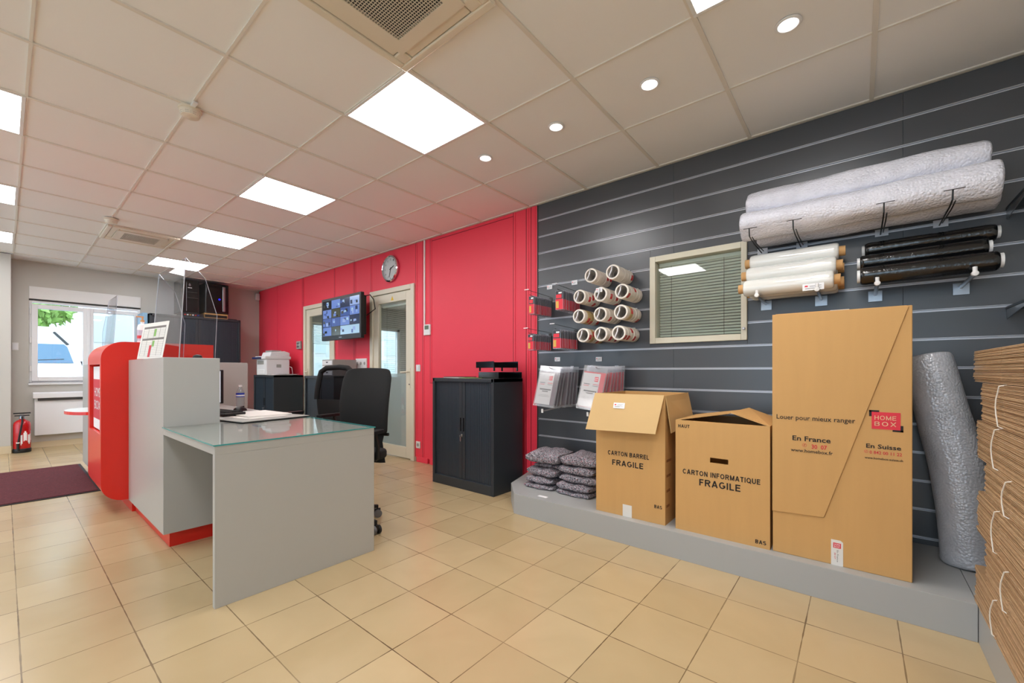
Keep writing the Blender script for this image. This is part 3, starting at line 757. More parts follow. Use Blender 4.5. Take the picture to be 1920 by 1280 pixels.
# ================================================================ tambour cabinets
def cabinet(x0, x1, y0, y1, h, label, n=24, face='y', split=.5):
    """face 'y': front looks to -y; face 'x': front looks to +x (x1 is the front)"""
    r = thing('tambour_cabinet', label, 'cabinet', ((x0 + x1) / 2, (y0 + y1) / 2, 0))
    W = (x1 - x0) if face == 'y' else (y1 - y0); D = (y1 - y0) if face == 'y' else (x1 - x0)
    def P(a0, a1, d0, d1, z0, z1, m, mb):
        if face == 'y': mb.box(x0 + a0, x0 + a1, y0 + d0, y0 + d1, z0, z1, m)
        else: mb.box(x1 - d1, x1 - d0, y0 + a0, y0 + a1, z0, z1, m)
    b = MB(); t = .03
    P(0, t, 0, D, 0, h, 'black_metal', b); P(W - t, W, 0, D, 0, h, 'black_metal', b)
    P(t, W - t, D - .02, D, 0, h, 'black_metal', b); P(t, W - t, 0, D - .02, 0, .085, 'black_metal', b)
    b.build('carcass', r, bevel=.003)
    tp = MB(); P(0, W, 0, D, h - .035, h, 'black_metal', tp)
    tp.build('top', r, bevel=.004)
    mid = t + (W - 2 * t) * split
    for s_, (a0, a1) in enumerate(((t, mid - .002), (mid + .002, W - t))):
        d = MB(); st = .021 if s_ == 0 else .021
        nn = max(3, int((a1 - a0 - .035) / .021)); step = (a1 - a0 - .035) / nn
        q0 = a0 if s_ == 0 else a0 + .035
        for k in range(nn): P(q0 + k * step + .0012, q0 + (k + 1) * step - .0012, .020, .030, .086, h - .036, 'tambour', d)
        P(q0, q0 + nn * step, .026, .034, .086, h - .036, 'black', d)
        ra0 = a1 - .035 if s_ == 0 else a0
        P(ra0, ra0 + .035, .014, .032, .086, h - .036, 'black_metal', d)
        do = d.build('shutter_door', r)
        hm = MB(); P(ra0 + .011, ra0 + .024, .0125, .0145, h * .52, h * .64, 'black_gloss', hm); hm.build('recessed_grip', do)
    lk = MB(); P(mid - .010, mid + .012, .002, .0145, h * .47, h * .495, 'chrome', lk); lk.build('lock', r, bevel=.003)
    ky = MB(); P(mid - .003, mid + .003, -.018, .002, h * .472, h * .488, 'steel', ky); P(mid - .009, mid + .007, -.008, -.005, h * .43, h * .475, 'steel', ky); ky.build('key', r)
    return r
cabinet(-3.16, -2.37, 2.63, 3.03, 1.0, 'charcoal cabinet with closed shutter doors standing alone on the tiles before the red wall')
cabinet(-7.67, -6.87, 2.62, 3.06, 1.0, 'charcoal cabinet under the white printer in the far corner')
cabinet(-5.84, -5.04, 2.62, 3.05, 1.0, 'charcoal cabinet behind the office chairs, under the grey drawer unit')
cabinet(FW + .03, -8.33, 1.42, 2.64, 1.95, 'tall charcoal cabinet against the end wall behind the acrylic screen', face='x')

# printer
px, py, pz = -7.30, 2.77, 1.0
r = thing('laser_printer', 'white multifunction printer with dark blue edge on the corner cabinet', 'printer', (px, py, pz))
MB().box(px - .19, px + .20, py - .17, py + .18, pz, pz + .25, 'printer_white').build('body', r, bevel=.012)
MB().box(px - .20, px + .21, py - .19, py + .20, pz + .25, pz + .30, 'printer_white').build('scanner_bed', r, bevel=.012)
MB().box(px - .20, px + .06, py - .235, py - .17, pz + .255, pz + .285, 'printer_blue').build('control_panel', r, bevel=.006)
MB().prism([(py - .10, pz + .30), (py + .20, pz + .30), (py + .20, pz + .36), (py + .12, pz + .385), (py - .08, pz + .365)], 'x', px - .19, px + .16, 'printer_white').build('document_feeder', r, bevel=.01)
MB().box(px - .13, px + .13, py - .06, py + .08, pz + .37, pz + .395, 'tray_grey').build('feeder_tray', r)
MB().box(px - .15, px + .12, py - .174, py - .168, pz + .015, pz + .09, 'white_plastic').box(px - .14, px + .11, py - .1745, py - .168, pz + .17, pz + .23, 'tray_grey').build('paper_drawer', r, bevel=.003)
MB().box(px + .198, px + .203, py - .02, py + .05, pz + .12, pz + .17, 'tray_grey').build('side_badge', r)
MB().tube([(px + .195, py + .17, pz + .14), (px + .23, py + .2, pz + .12), (px + .24, py + .21, pz + .02), (px + .26, py + .16, pz + .006)], .004, 'white_plastic').build('cable', r, smooth=True)
for k in range(4):
    o = MB().box(-.15, .15, -.105, .105, 0, .004, ['paper', 'tray_grey', 'paper', 'blister'][k]).build('magazine', None, world=False)
    o.location = (-6.978 + (k % 2) * .006, 2.76 + .03 * k, 1.0 + .0042 * k); o.rotation_euler = (0, 0, R([4, 70, 82, 98][k] if False else [90, 91, 89, 90][k])); tag(o, '%s of the flat magazines on the corner cabinet beside the printer' % ['bottom one', 'second from bottom', 'third from bottom', 'topmost one'][k], 'magazine', 'magazines beside the printer')
# drawer unit on the middle cabinet
r = thing('drawer_unit', 'grey paper drawer unit on the cabinet behind the chairs', 'desk organiser', (-5.36, 2.86, 1.0))
MB().box(-5.50, -5.22, 2.70, 3.03, 1.0, 1.215, 'tray_grey').build('housing', r, bevel=.004)
for k in range(3):
    d = MB().box(-5.49, -5.23, 2.694, 2.70, 1.01 + k * .067, 1.065 + k * .067, 'printer_white').build('drawer', r, bevel=.002)
    MB().prism([(-5.40, 1.052 + k * .067), (-5.36, 1.033 + k * .067), (-5.32, 1.052 + k * .067)], 'y', 2.6925, 2.6945, 'black').build('finger_notch', d)
# letter trays on the near cabinet
def tray(x, y, z, rz, label, dz):
    r = thing('letter_tray', label, 'letter tray', (x, y, z), rz, 'black letter trays on the near cabinet')
    m = MB(); m.box(-.125, .125, -.165, .165, 0, .003, 'black_gloss'); m.box(-.125, -.122, -.165, .165, 0, .055, 'black_gloss'); m.box(.122, .125, -.165, .165, 0, .055, 'black_gloss'); m.box(-.125, .125, .162, .165, 0, .055, 'black_gloss')
    m.build('tray', r, world=False)
    if dz:
        m = MB()
        for a, b_ in ((-.118, -.16), (.118, -.16), (-.118, .10), (.118, .10)): m.box(a - .006, a + .006, b_ - .006, b_ + .006, -dz, 0, 'black_gloss')
        m.build('riser', r, world=False)
tray(-2.50, 2.86, 1.0, R(75), 'lower black letter tray on the near charcoal cabinet', 0)
tray(-2.53, 2.85, 1.094, R(72), 'upper black letter tray raised over the other one', .03)
o = MB().box(-.07, .07, -.09, .09, 0, .004, 'green_paper').build('folder', None, world=False); o.location = (-2.74, 2.72, 1.0); o.rotation_euler = (0, 0, R(80)); tag(o, 'thin green folder by the letter trays', 'folder')
for k in range(3):
    o = MB().box(-.09, .09, -.13, .13, 0, .0035, ['paper', 'tray_grey', 'black'][k]).build('paper_sheet', None, world=False); o.location = (-2.93 - .012 * k, 2.76 + .02 * k, 1.0 + .0038 * k); o.rotation_euler = (0, 0, R([80, 95, 100][k])); tag(o, ['white paper under two others on the near charcoal cabinet', 'grey paper between white and black ones on the near cabinet', 'small black booklet lying on papers on the near cabinet'][k], 'paper')

# on the tall cabinet: computers, switch, boxes
fx = -8.36
o = MB().box(fx - .38, fx - .01, 1.83, 2.11, 1.95, 2.005, 'black').build('network_switch', None, world=False, bevel=.003)
def pc(y0, y1, z0, h, label, silver):
    r = thing('computer_tower', label, 'computer', (fx - .2, (y0 + y1) / 2, z0))
    MB().box(fx - .40, fx, y0, y1, z0, z0 + h, 'black_metal' if not silver else 'black').build('case', r, bevel=.012)
    MB().box(fx, fx + .008, y0 + .012, y1 - .012, z0 + .012, z0 + h - .012, 'black_gloss').build('front_panel', r, bevel=.004)
    if silver:
        MB().box(fx + .006, fx + .016, y1 - .095, y1 - .055, z0 + .04, z0 + h - .04, 'steel').build('silver_bar', r, bevel=.005)
        MB().lathe([(.014, 0), (.014, .004)], 'blue_led', (fx + .008, y1 - .14, z0 + h * .48), 'x', 20).build('power_light', r)
    else:
        MB().box(fx + .008, fx + .012, y0 + .075, y0 + .08, z0 + .03, z0 + h - .04, 'steel').box(fx + .008, fx + .012, y0 + .09, y1 - .02, z0 + h * .62, z0 + h * .63, 'alu_dark').box(fx + .008, fx + .012, y0 + .09, y1 - .02, z0 + h * .45, z0 + h * .46, 'alu_dark').build('trim', r)
        MB().prism([(y0 + .12, z0 + h * .80), (y0 + .137, z0 + h * .83), (y0 + .12, z0 + h * .90), (y0 + .103, z0 + h * .83)], 'x', fx + .008, fx + .010, 'steel').box(fx + .008, fx + .010, y0 + .095, y0 + .15, z0 + h * .745, z0 + h * .765, 'tag_white').build('badge', r)
tag(o, 'black network switch under the computer on the tall cabinet', 'network switch')
pl = MB()
for k in range(6): pl.box(fx - .011, fx + .008, 1.85 + k * .035, 1.87 + k * .035, 1.968, 1.985, ['tape_red', 'bottle_cap', 'core_card', 'bottle_cap', 'tape_red', 'blue_label'][k])
pl.build('plug', o, world=False)
pc(1.80, 2.05, 2.006, .54, 'left computer tower with white badge on the tall cabinet', False)
o = MB().box(fx - .36, fx - .02, 2.125, 2.46, 1.95, 2.035, 'carton').build('cardboard_box', None, world=False, bevel=.003); tag(o, 'small brown cardboard box under the computer with the silver bar', 'box')
MB().box(fx - .021, fx - .018, 2.13, 2.45, 1.965, 2.01, 'black').build('wire_plug', o, world=False)
pc(2.13, 2.47, 2.036, .50, 'right computer tower with silver bar and blue light on the tall cabinet', True)
o = MB().box(FW + .03, fx - .03, 1.345, 1.405, 0, 1.955, 'binder_blue').build('foam_board', None, world=False, bevel=.003); tag(o, 'pale blue board standing at the left side of the tall cabinet', 'board')
o = MB().prism(rrect(2.47, 2.60, 1.95, 1.965, .006, 4), 'x', fx - .2, fx - .03, 'black').build('external_drive', None, world=False); tag(o, 'flat black device at the right end of the tall cabinet', 'device')

# ================================================================ office chairs
def chair(cx, cy, rz, label, mesh, a0):
    r = thing('office_chair', label, 'chair', (cx, cy, 0), rz)
    b = MB()
    for k in range(5):
        a = a0 - rz + k * 2 * PI / 5; c, s_ = math.cos(a), math.sin(a)
        b.tube([(.03 * c, .03 * s_, .115), (.16 * c, .16 * s_, .10), (.29 * c, .29 * s_, .078)], [.024, .018, .013], 'black', 8)
    b.lathe([(.035, .07), (.035, .14), (.028, .15)], 'black'); b.build('star_base', r, world=False, smooth=True)
    for k in range(5):
        a = a0 - rz + k * 2 * PI / 5; x, y = .29 * math.cos(a), .29 * math.sin(a)
        T = Matrix.Translation((x, y, 0)) @ Matrix.Rotation(a + 1.2, 4, 'Z')
        w_ = MB()
        for sd in (-.017, .017):
            rg = [[T @ Vector((sd + dx, rr * math.cos(t), .028 + rr * math.sin(t))) for t in [q * 2 * PI / 18 for q in range(18)]] for dx, rr in ((-.009, .022), (-.008, .028), (.008, .028), (.009, .022))]
            w_.rings(rg, 'grey_rubber' if sd < 0 else 'rubber')
        w_.box(-.010, .010, -.02, .026, .028, .062, 'black', T); w_.tube([T @ Vector((0, 0, .05)), T @ Vector((0, 0, .085))], .007, 'black')
        w_.build('castor', r, world=False, smooth=True)
    MB().lathe([(.025, .14), (.025, .26), (.016, .262), (.016, .42)], 'black').build('gas_lift', r, world=False, smooth=True)
    MB().box(-.10, .10, -.08, .14, .42, .455, 'black').build('mechanism', r, world=False, bevel=.01)
    MB().prism(rrect(-.245, .245, -.25, .23, .08), 'z', .456, .52, 'fabric_black').build('seat', r, world=False, bevel=.02, seg=3)
    def prof(z):      # lumbar curve of the backrest
        t = (z - .42) / .68; return .235 + .035 * t * t + .02 * math.cos(t * 5.2) + .03 * t
    rings = []
    for k in range(15):
        t = k / 14; z = .60 + .49 * t; y = prof(z); hw = .198 + .02 * math.sin(t * 2.6) - .028 * max(0, t - .86) / .14
        d = .030 if not mesh else .012
        d *= 1 - .35 * t
        rings.append([(x * hw, y + yy * d + .030 * (1 - x * x) , z) for x, yy in [(-1, 0), (-.9, -1), (-.45, -1), (0, -1), (.45, -1), (.9, -1), (1, 0), (.9, 1), (.45, 1), (0, 1), (-.45, 1), (-.9, 1)]])
    if not mesh:
        MB().rings(rings, 'fabric_black').build('backrest', r, world=False, smooth=True, mods=lambda o: setattr(o.modifiers.new('s', 'SUBSURF'), 'render_levels', 2))
    else:
        fr_ = MB(); fr_.rings(rings[:6], 'fabric_black')
        pts = []
        for k in range(5, 15):
            z = .60 + .49 * k / 14; pts.append((-.215, prof(z), z))
        pts[-1] = (-.15, prof(1.09), 1.095); pts += [(0, prof(1.09) + .03, 1.105)] + [(-x, y, z) for x, y, z in pts[::-1]]
        fr_.tube(pts, .026, 'fabric_black', 10); bo = fr_.build('backrest', r, world=False, smooth=True)
        mm = MB(); mm.rings([[(x * .208, prof(z) + .03 * (1 - x * x), z) for x in (-1, -.6, -.2, .2, .6, 1)] for z in [.75 + .034 * k for k in range(11)]], 'mesh_fabric', closed=False, caps=False)
        mm.build('mesh_panel', bo, world=False, smooth=True)
    MB().rings([[(x * hw, y + yy * .016, z) for x, yy in [(-1, 0), (-.8, -1), (.8, -1), (1, 0), (.8, 1), (-.8, 1)]] for z, hw, y in ((.40, .17, .268), (.46, .165, .262), (.55, .15, .262), (.64, .165, .275))], 'fabric_black').build('back_shell', r, world=False, smooth=True)
    MB().tube([(0, .12, .44), (0, .22, .43), (0, .27, .46), (0, .285, .60)], [.022, .022, .02, .018], 'black').tube([(-.19, .275, .605), (.19, .275, .605)], .012, 'black').build('back_support', r, world=False, smooth=True)
    for sd in (-1, 1):
        MB().tube([(sd * .24, .05, .47), (sd * .255, .05, .48), (sd * .26, .05, .55), (sd * .255, .03, .645)], .014, 'black').prism(rrect(sd * .25 - .032, sd * .25 + .032, -.15, .11, .03), 'z', .645, .668, 'black').build('armrest', r, world=False, smooth=True)
    return r
chair(-2.70, 1.45, R(22), 'black office chair with solid padded back right behind the desk end', False, R(20))
chair(-4.02, 1.87, R(15), 'black office chair with see-through mesh back, left of the padded one', True, R(48))

# ================================================================ left end: radiator, extinguisher, switch, rug
r = thing('radiator', 'white electric panel radiator under the street window', 'radiator', (FW, .7, .18))
MB().box(FW + .02, FW + .075, .27, 1.30, .175, .765, 'white_paint').build('panel', r, bevel=.006)
MB().prism([(FW + .02, .69), (FW + .10, .69), (FW + .10, .755), (FW + .085, .77), (FW + .02, .77)], 'y', .256, 1.31, 'white_paint').build('top_hood', r, bevel=.004)
MB().box(FW + .076, FW + .0985, .30, 1.27, .655, .688, 'alu_dark').build('outlet_slot', r)
MB().box(FW + .0, FW + .02, .35, .42, .3, .6, 'alu').build('wall_bracket', r)
o = MB().box(FW, FW + .012, .072, .13, 1.345, 1.45, 'white_plastic').build('light_switch', None, world=False, bevel=.004)
tag(o, 'white light switch between the left pier and the street window', 'light switch')
MB().box(FW + .012, FW + .016, .082, .12, 1.36, 1.435, 'white_paint').build('rocker', o, world=False, bevel=.002)
ex, ey = -8.46, .155
r = thing('fire_extinguisher', 'red fire extinguisher standing on the floor beside the left pier', 'fire extinguisher', (ex, ey, 0))
MB().lathe([(.078, 0), (.082, .006), (.082, .05), (.078, .055)], 'black', (ex, ey, 0)).build('base', r, smooth=True)
MB().lathe([(.076, .05), (.078, .06), (.078, .36), (.070, .395), (.045, .42), (.022, .43), (.022, .445)], 'extinguisher_red', (ex, ey, 0)).build('cylinder', r, smooth=True)
MB().lathe([(.026, .44), (.026, .475), (.018, .48)], 'steel', (ex, ey, 0)).build('valve', r, smooth=True)
MB().box(ex - .02, ex + .02, ey - .075, ey + .075, .505, .52, 'black').box(ex - .018, ex + .018, ey - .065, ey + .065, .475, .487, 'black').box(ex - .01, ex + .01, ey - .02, ey + .02, .48, .51, 'steel').build('handle', r, bevel=.003)
MB().tube([(ex + .02, ey, .46), (ex + .075, ey + .0, .47), (ex + .092, ey, .40), (ex + .092, ey - .02, .25), (ex + .09, ey - .035, .13)], .009, 'rubber').lathe([(.012, 0), (.014, .10)], 'black', (ex + .09, ey - .036, .03)).lathe([(.016, 0), (.016, .012)], 'bottle_cap', (ex + .09, ey - .036, .13)).build('hose', r, smooth=True)
lb = MB()
for k in range(14):
    a, a2 = R(-30 + k * 6 + 20), R(-30 + (k + 1) * 6 + 20)
    z0_ = .10 + .06 * abs(math.sin(k * .33)); z1_ = .29 - .06 * abs(math.cos(k * .35))
    lb.face([(ex + .0788 * math.cos(a), ey + .0788 * math.sin(a), z0_), (ex + .0788 * math.cos(a2), ey + .0788 * math.sin(a2), z0_), (ex + .0788 * math.cos(a2), ey + .0788 * math.sin(a2), z1_), (ex + .0788 * math.cos(a), ey + .0788 * math.sin(a), z1_)], 'tag_white' if k % 5 != 2 else 'tape_red')
lb.build('label', r)
r = thing('entrance_mat', 'dark burgundy entrance mat on the floor left of the red counter block', 'mat', (-6.02, -.5, 0))
MB().box(-6.86, -5.19, -1.6, .56, 0, .006, 'rubber').build('border', r, bevel=.002)
MB().box(-6.835, -5.215, -1.575, .535, .006, .011, 'rug').build('pile', r)

# ================================================================ on the red wall
r = thing('television', 'black wall screen showing a grid of security camera pictures', 'television', (-5.3, BW, 1.77))
tx0, tx1, tz0, tz1, ty = -5.815, -4.80, 1.483, 2.063, 2.85
MB().box(tx0, tx1, ty, ty + .045, tz0, tz1, 'black').box(tx0 + .06, tx1 - .04, ty + .045, ty + .10, tz0 + .05, tz1 - .03, 'black').build('casing', r, bevel=.006)
MB().box(tx0 + .004, tx1 - .004, ty - .003, ty, tz0 + .004, tz0 + .062, 'black_metal').box(tx0 + .004, tx1 - .004, ty - .003, ty, tz1 - .034, tz1 - .004, 'black_metal').box(tx0 + .004, tx0 + .034, ty - .003, ty, tz0 + .062, tz1 - .034, 'black_metal').box(tx1 - .034, tx1 - .004, ty - .003, ty, tz0 + .062, tz1 - .034, 'black_metal').build('bezel', r)
for k, (c, e_) in enumerate([((70, 100, 170), .9), ((110, 140, 210), 1.0), ((50, 70, 110), .6), ((150, 175, 225), 1.0), ((90, 96, 80), .6), ((170, 205, 230), 1.0), ((24, 30, 48), .5)]):
    mat('cctv_%d' % k, (10, 10, 12), .15, emit=c, estr=e_)
ds = MB(); sx0, sx1, sz0, sz1 = tx0 + .034, tx1 - .034, tz0 + .062, tz1 - .034
ds.box(sx0, sx1, ty - .001, ty, sz0, sz1, 'cctv_6')
rnd = random.Random(5); cw, ch = (sx1 - sx0) / 4, (sz1 - sz0) / 4
base = [[6, 1, 2, 3], [1, 4, 0, 1], [0, 0, 1, 2], [1, 4, 5, 5]]
for i in range(4):
    for j in range(4):
        a, t = sx0 + j * cw + .003, sz1 - (i + 1) * ch + .003; a2, t2 = a + cw - .006, t + ch - .006
        if i == 3 and j == 2: a2 += cw
        if i == 3 and j == 3: continue
        ds.face([(a, ty - .0015, t), (a2, ty - .0015, t), (a2, ty - .0015, t2), (a, ty - .0015, t2)], 'cctv_%d' % base[i][j])
        for q in range(4):
            u, v = rnd.uniform(0, .7), rnd.uniform(0, .6); w_, h_ = rnd.uniform(.1, .3), rnd.uniform(.15, .4)
            x0_, z0_ = a + u * (a2 - a), t + v * (t2 - t); k_ = rnd.choice([0, 1, 2, 3, 4, 5, 6])
            ds.face([(x0_, ty - .002 - q * .0001, z0_), (x0_ + w_ * cw, ty - .002 - q * .0001, z0_ + rnd.uniform(-.01, .01)), (x0_ + w_ * cw * .9, ty - .002 - q * .0001, z0_ + h_ * ch), (x0_, ty - .002 - q * .0001, z0_ + h_ * ch)], 'cctv_%d' % k_)
ds.build('display', r)
MB().box(-5.34, -5.27, ty - .0035, ty - .003, tz0 + .025, tz0 + .037, 'steel').build('badge', r)
MB().box(-5.45, -5.15, BW - .016, BW - .005, 1.62, 1.92, 'black').box(-5.33, -5.27, ty + .10, BW - .012, 1.74, 1.80, 'black').build('wall_bracket', r)
MB().tube([(tx1 - .05, ty + .08, 2.02), (tx1 + .04, ty + .10, 2.03), (tx1 + .06, ty + .14, 1.97), (tx1 + .03, ty + .18, 1.86), (tx1 - .2, ty + .2, 1.80)], .006, 'black').build('cable', r, smooth=True)
kx, kz = -4.518, 2.345
r = thing('wall_clock', 'round wall clock with chrome rim above the closed glass door', 'clock', (kx, BW, kz))
MB().lathe([(.160, 0), (.168, -.012), (.166, -.03), (.152, -.040), (.146, -.034), (.146, -.012)], 'chrome', (kx, BW, kz), 'y', 48, caps=False).build('rim', r, smooth=True)
MB().lathe([(.147, 0), (.147, -.012)], 'clock_face', (kx, BW, kz), 'y', 40).build('dial', r)
nm = MB()
for k in range(1, 13):
    a = R(90 - 30 * k); nm.text(str(k), (kx + .118 * math.cos(a), BW - .0125, kz + .118 * math.sin(a)), .022 if k > 9 else .014, .024, 'ink')
nm.build('numerals', r)
def hand(a, l, w_, nme):
    T = Matrix.Translation((kx, BW - .016, kz)) @ Matrix.Rotation(-R(a), 4, 'Y'); MB().box(-w_, w_, -.001, .001, -.02, l, 'ink', Matrix.Translation((kx, BW - .016, kz)) @ Matrix.Rotation(R(a), 4, 'Y')).build(nme, r)
hand(67, .075, .005, 'hour_hand'); hand(195, .105, .0035, 'minute_hand')
MB().lathe([(.146, -.030), (.0, -.036)], 'glass', (kx, BW, kz), 'y', 40, caps=False).build('cover_glass', r, smooth=True)
o = MB().box(-3.868, -3.848, BW - .014, BW, 1.60, H, 'white_plastic').build('cable_trunking', None, world=False, bevel=.002); tag(o, 'thin white cable trunking running from the ceiling to the thermostat', 'trunking')
r = thing('thermostat', 'white thermostat with small screen at the end of the trunking', 'thermostat', (-3.80, BW, 1.54))
MB().box(-3.86, -3.745, BW - .022, BW - .001, 1.475, 1.598, 'white_plastic').build('casing', r, bevel=.004)
MB().box(-3.838, -3.768, BW - .0232, BW - .022, 1.54, 1.585, 'lcd_green').build('display', r)
r = thing('keypad', 'small grey two-button keypad on the red wall above the printer', 'keypad', (-7.07, BW, 1.49))
MB().box(-7.145, -7.0, BW - .03, BW, 1.425, 1.555, 'tray_grey').build('casing', r, bevel=.006)
for z in (1.45, 1.50): MB().box(-7.11, -7.04, BW - .034, BW - .03, z, z + .03, 'steel').build('button', r, bevel=.003)
r = thing('wall_switch', 'white wall switch on the red wall right of the closed glass door', 'light switch', (-3.975, BW, 1.1))
MB().box(-4.012, -3.938, BW - .012, BW, 1.06, 1.14, 'white_plastic').build('plate', r, bevel=.004)
MB().box(-3.997, -3.953, BW - .016, BW - .012, 1.075, 1.125, 'white_paint').build('rocker', r, bevel=.002)
r = thing('power_socket', 'white power socket low on the red wall right of the closed glass door', 'socket', (-3.975, BW, .2))
MB().box(-4.012, -3.938, BW - .012, BW, .16, .24, 'white_plastic').build('plate', r, bevel=.004)
MB().lathe([(.020, 0), (.020, -.001)], 'tray_grey', (-3.975, BW - .0125, .20), 'y', 20).build('socket_well', r)
r = thing('power_socket', 'wide white triple socket on the red wall just left of the closed glass door', 'socket', (-5.2, BW, 1.16))
MB().box(-5.335, -5.065, BW - .016, BW, 1.10, 1.235, 'white_plastic').build('plate', r, bevel=.004)
for k in range(3): MB().lathe([(.022, 0), (.022, -.001)], 'tray_grey', (-5.29 + .09 * k, BW - .0165, 1.168), 'y', 20).build('socket_well', r)
o = MB().box(FW + .01, FW + .07, BW - .08, BW - .01, 2.40, 2.53, 'white_plastic').build('motion_sensor', None, world=False, bevel=.015); tag(o, 'white motion sensor in the far corner under the ceiling', 'sensor')

# ================================================================ platforms
r = thing('display_platform', 'low grey platform under the open cardboard boxes, with chamfered left corner', 'platform', (-.9, 2.7, 0))
MB().prism([(-2.33, BW - .005), (-2.19, 2.645), (-1.985, 2.43), (.3645, 2.43), (.3645, BW - .005)], 'z', 0, .15, 'platform_grey').build('block', r, bevel=.0015)
r = thing('display_platform', 'low grey platform under the stack of flattened cartons', 'platform', (.75, 1.7, 0))
MB().box(.3665, RW - .005, .35, BW - .005, 0, .15, 'platform_grey').build('block', r, bevel=.0015)

# ================================================================ cardboard boxes
def printed(r, items, y):
    for nme, lst in items:
        for t, x0, x1, z, h, mm, bold in lst:
            if t.isupper() and not any(c.isdigit() for c in t): MB().caps(t, ((x0 + x1) / 2, y, z), x1 - x0, h * .92, mm).build(nme, r)
            else: MB().text(t, ((x0 + x1) / 2, y, z), x1 - x0, h, mm, bold=bold).build(nme, r)
def flap(r, pts, t=.004, name='flap', mm='carton_light'):
    a = [Vector(p) for p in pts]; n = (a[1] - a[0]).cross(a[2] - a[0]).normalized() * t
    return MB().rings([a, [p + n for p in a]], mm).build(name, r)
PZ = .15; YF = 2.49
def open_box(r, x0, x1, y0, y1, z0, z1, t=.005, mats='carton', hole=None):
    m = MB(); m.box(x0, x1, y0, y1, z0, z0 + t, mats)
    if hole:
        wm_ = []; wall_with_holes(m, 'y', y0, y0 + t, x0, x1, z0 + t, z1, [hole], mats)
    else: m.box(x0, x1, y0, y0 + t, z0 + t, z1, mats)
    m.box(x0, x1, y1 - t, y1, z0 + t, z1, mats).box(x0, x0 + t, y0 + t, y1 - t, z0 + t, z1, mats).box(x1 - t, x1, y0 + t, y1 - t, z0 + t, z1, mats)
    return m.build('body', r)
# box 1
x0, x1, y0, y1, z1 = -1.332, -.878, YF, 2.93, .918
r = thing('cardboard_box', 'open cardboard box printed CARTON BARREL with its front flap folded down', 'cardboard box', ((x0 + x1) / 2, (y0 + y1) / 2, PZ))
open_box(r, x0, x1, y0, y1, PZ, z1)
flap(r, [(x0 - .005, y0 - .002, z1 + .002), (x1 - .004, y0 - .002, z1 + .002), (x1 - .03, y0 - .075, z1 - .222), (x0 - .035, y0 - .075, z1 - .232)], -.004)
flap(r, [(x1 + .002, y0 + .004, z1), (x1 + .002, y1 - .01, z1 + .004), (x1 + .048, y1 - .03, z1 - .19), (x1 + .030, y0 + .02, z1 - .22)], .004)
flap(r, [(x0 - .002, y0 + .01, z1), (x0 - .002, y1 - .01, z1), (x0 - .045, y1 - .01, z1 - .21), (x0 - .045, y0 + .0, z1 - .22)], -.004)
flap(r, [(x0 + .005, y1 + .002, z1), (x1 - .005, y1 + .002, z1), (x1 - .01, y1 + .05, z1 - .2), (x0 + .01, y1 + .05, z1 - .2)], .004)
printed(r, [('lettering', [('CARTON BARREL', -1.247, -.976, .540, .030, 'ink', .028), ('FRAGILE', -1.217, -1.012, .481, .038, 'ink', .034), ('BAS', -.943, -.897, .252, .022, 'ink', .028)])], y0 - .0005)
MB().box(-1.145, -1.085, y0 - .0016, y0 - .0004, PZ + .0, .225, 'paper').build('tape_strip', r)
m = MB()
for sy in range(4): m.box(x1 + .0002, x1 + .001, y0 + .02, y0 + .10 - .01 * sy, .52 - sy * .09, .535 - sy * .09, 'carton_dark')
m.build('side_print', r)
def price_tag(label, c, rx=0, w_=.048, h_=.030, rz=0):
    r = thing('price_tag', label, 'price tag', c, rz, 'small white price tags')
    T = Matrix.Rotation(R(rx), 4, 'X')
    MB().box(-w_ / 2, w_ / 2, -.0012, 0, -h_ / 2, h_ / 2, 'tag_white', T).build('card', r, world=False)
    m = MB(); k = w_ / .048
    m.box(-.019 * k, -.012 * k, -.0016, -.0012, .001, .009, 'logo_red', T)
    for q, (a, b_, z) in enumerate(((-.008, .018, .005), (-.008, .012, .0), (-.018, .018, -.007), (-.018, .004, -.010))): m.box(a * k, b_ * k, -.0016, -.0012, z, z + .0016, 'paper_print', T)
    m.build('print', r, world=False)
price_tag('white price tag stuck on the folded front flap of the open box', (-1.155, y0 - .0325, z1 - .07), -18, .075, .036)
# box 2
x0, x1, y0, y1, z1 = -.818, -.345, YF, 2.90, .782
r = thing('cardboard_box', 'cardboard box printed CARTON INFORMATIQUE with hand hole and loosely closed top', 'cardboard box', ((x0 + x1) / 2, (y0 + y1) / 2, PZ))
hc = (-.585, .572)
open_box(r, x0, x1, y0, y1, PZ, z1, hole=(hc[0] - .046, hc[0] + .046, hc[1] - .014, hc[1] + .014))
flap(r, [(x0, y0 + .002, z1), (x0, y1, z1), (-.50, y1 - .02, z1 + .055), (-.56, y0 + .12, z1 + .045)], .004, mm='carton')
flap(r, [(x1, y1, z1), (x1, y0 + .004, z1), (-.56, y0 + .13, z1 + .05), (-.51, y1 - .01, z1 + .06)], .004, mm='carton')
flap(r, [(x0 + .01, y1, z1), (x1 - .01, y1, z1), (x1 - .02, y1 - .18, z1 - .05), (x0 + .02, y1 - .18, z1 - .05)], .004, mm='carton_light')
printed(r, [('lettering', [('HAUT', -.802, -.739, .748, .020, 'ink', .028), ('CARTON INFORMATIQUE', -.777, -.388, .490, .030, 'ink', .028), ('FRAGILE', -.687, -.480, .441, .040, 'ink', .034), ('BAS', -.411, -.362, .180, .022, 'ink', .028)])], y0 - .0005)
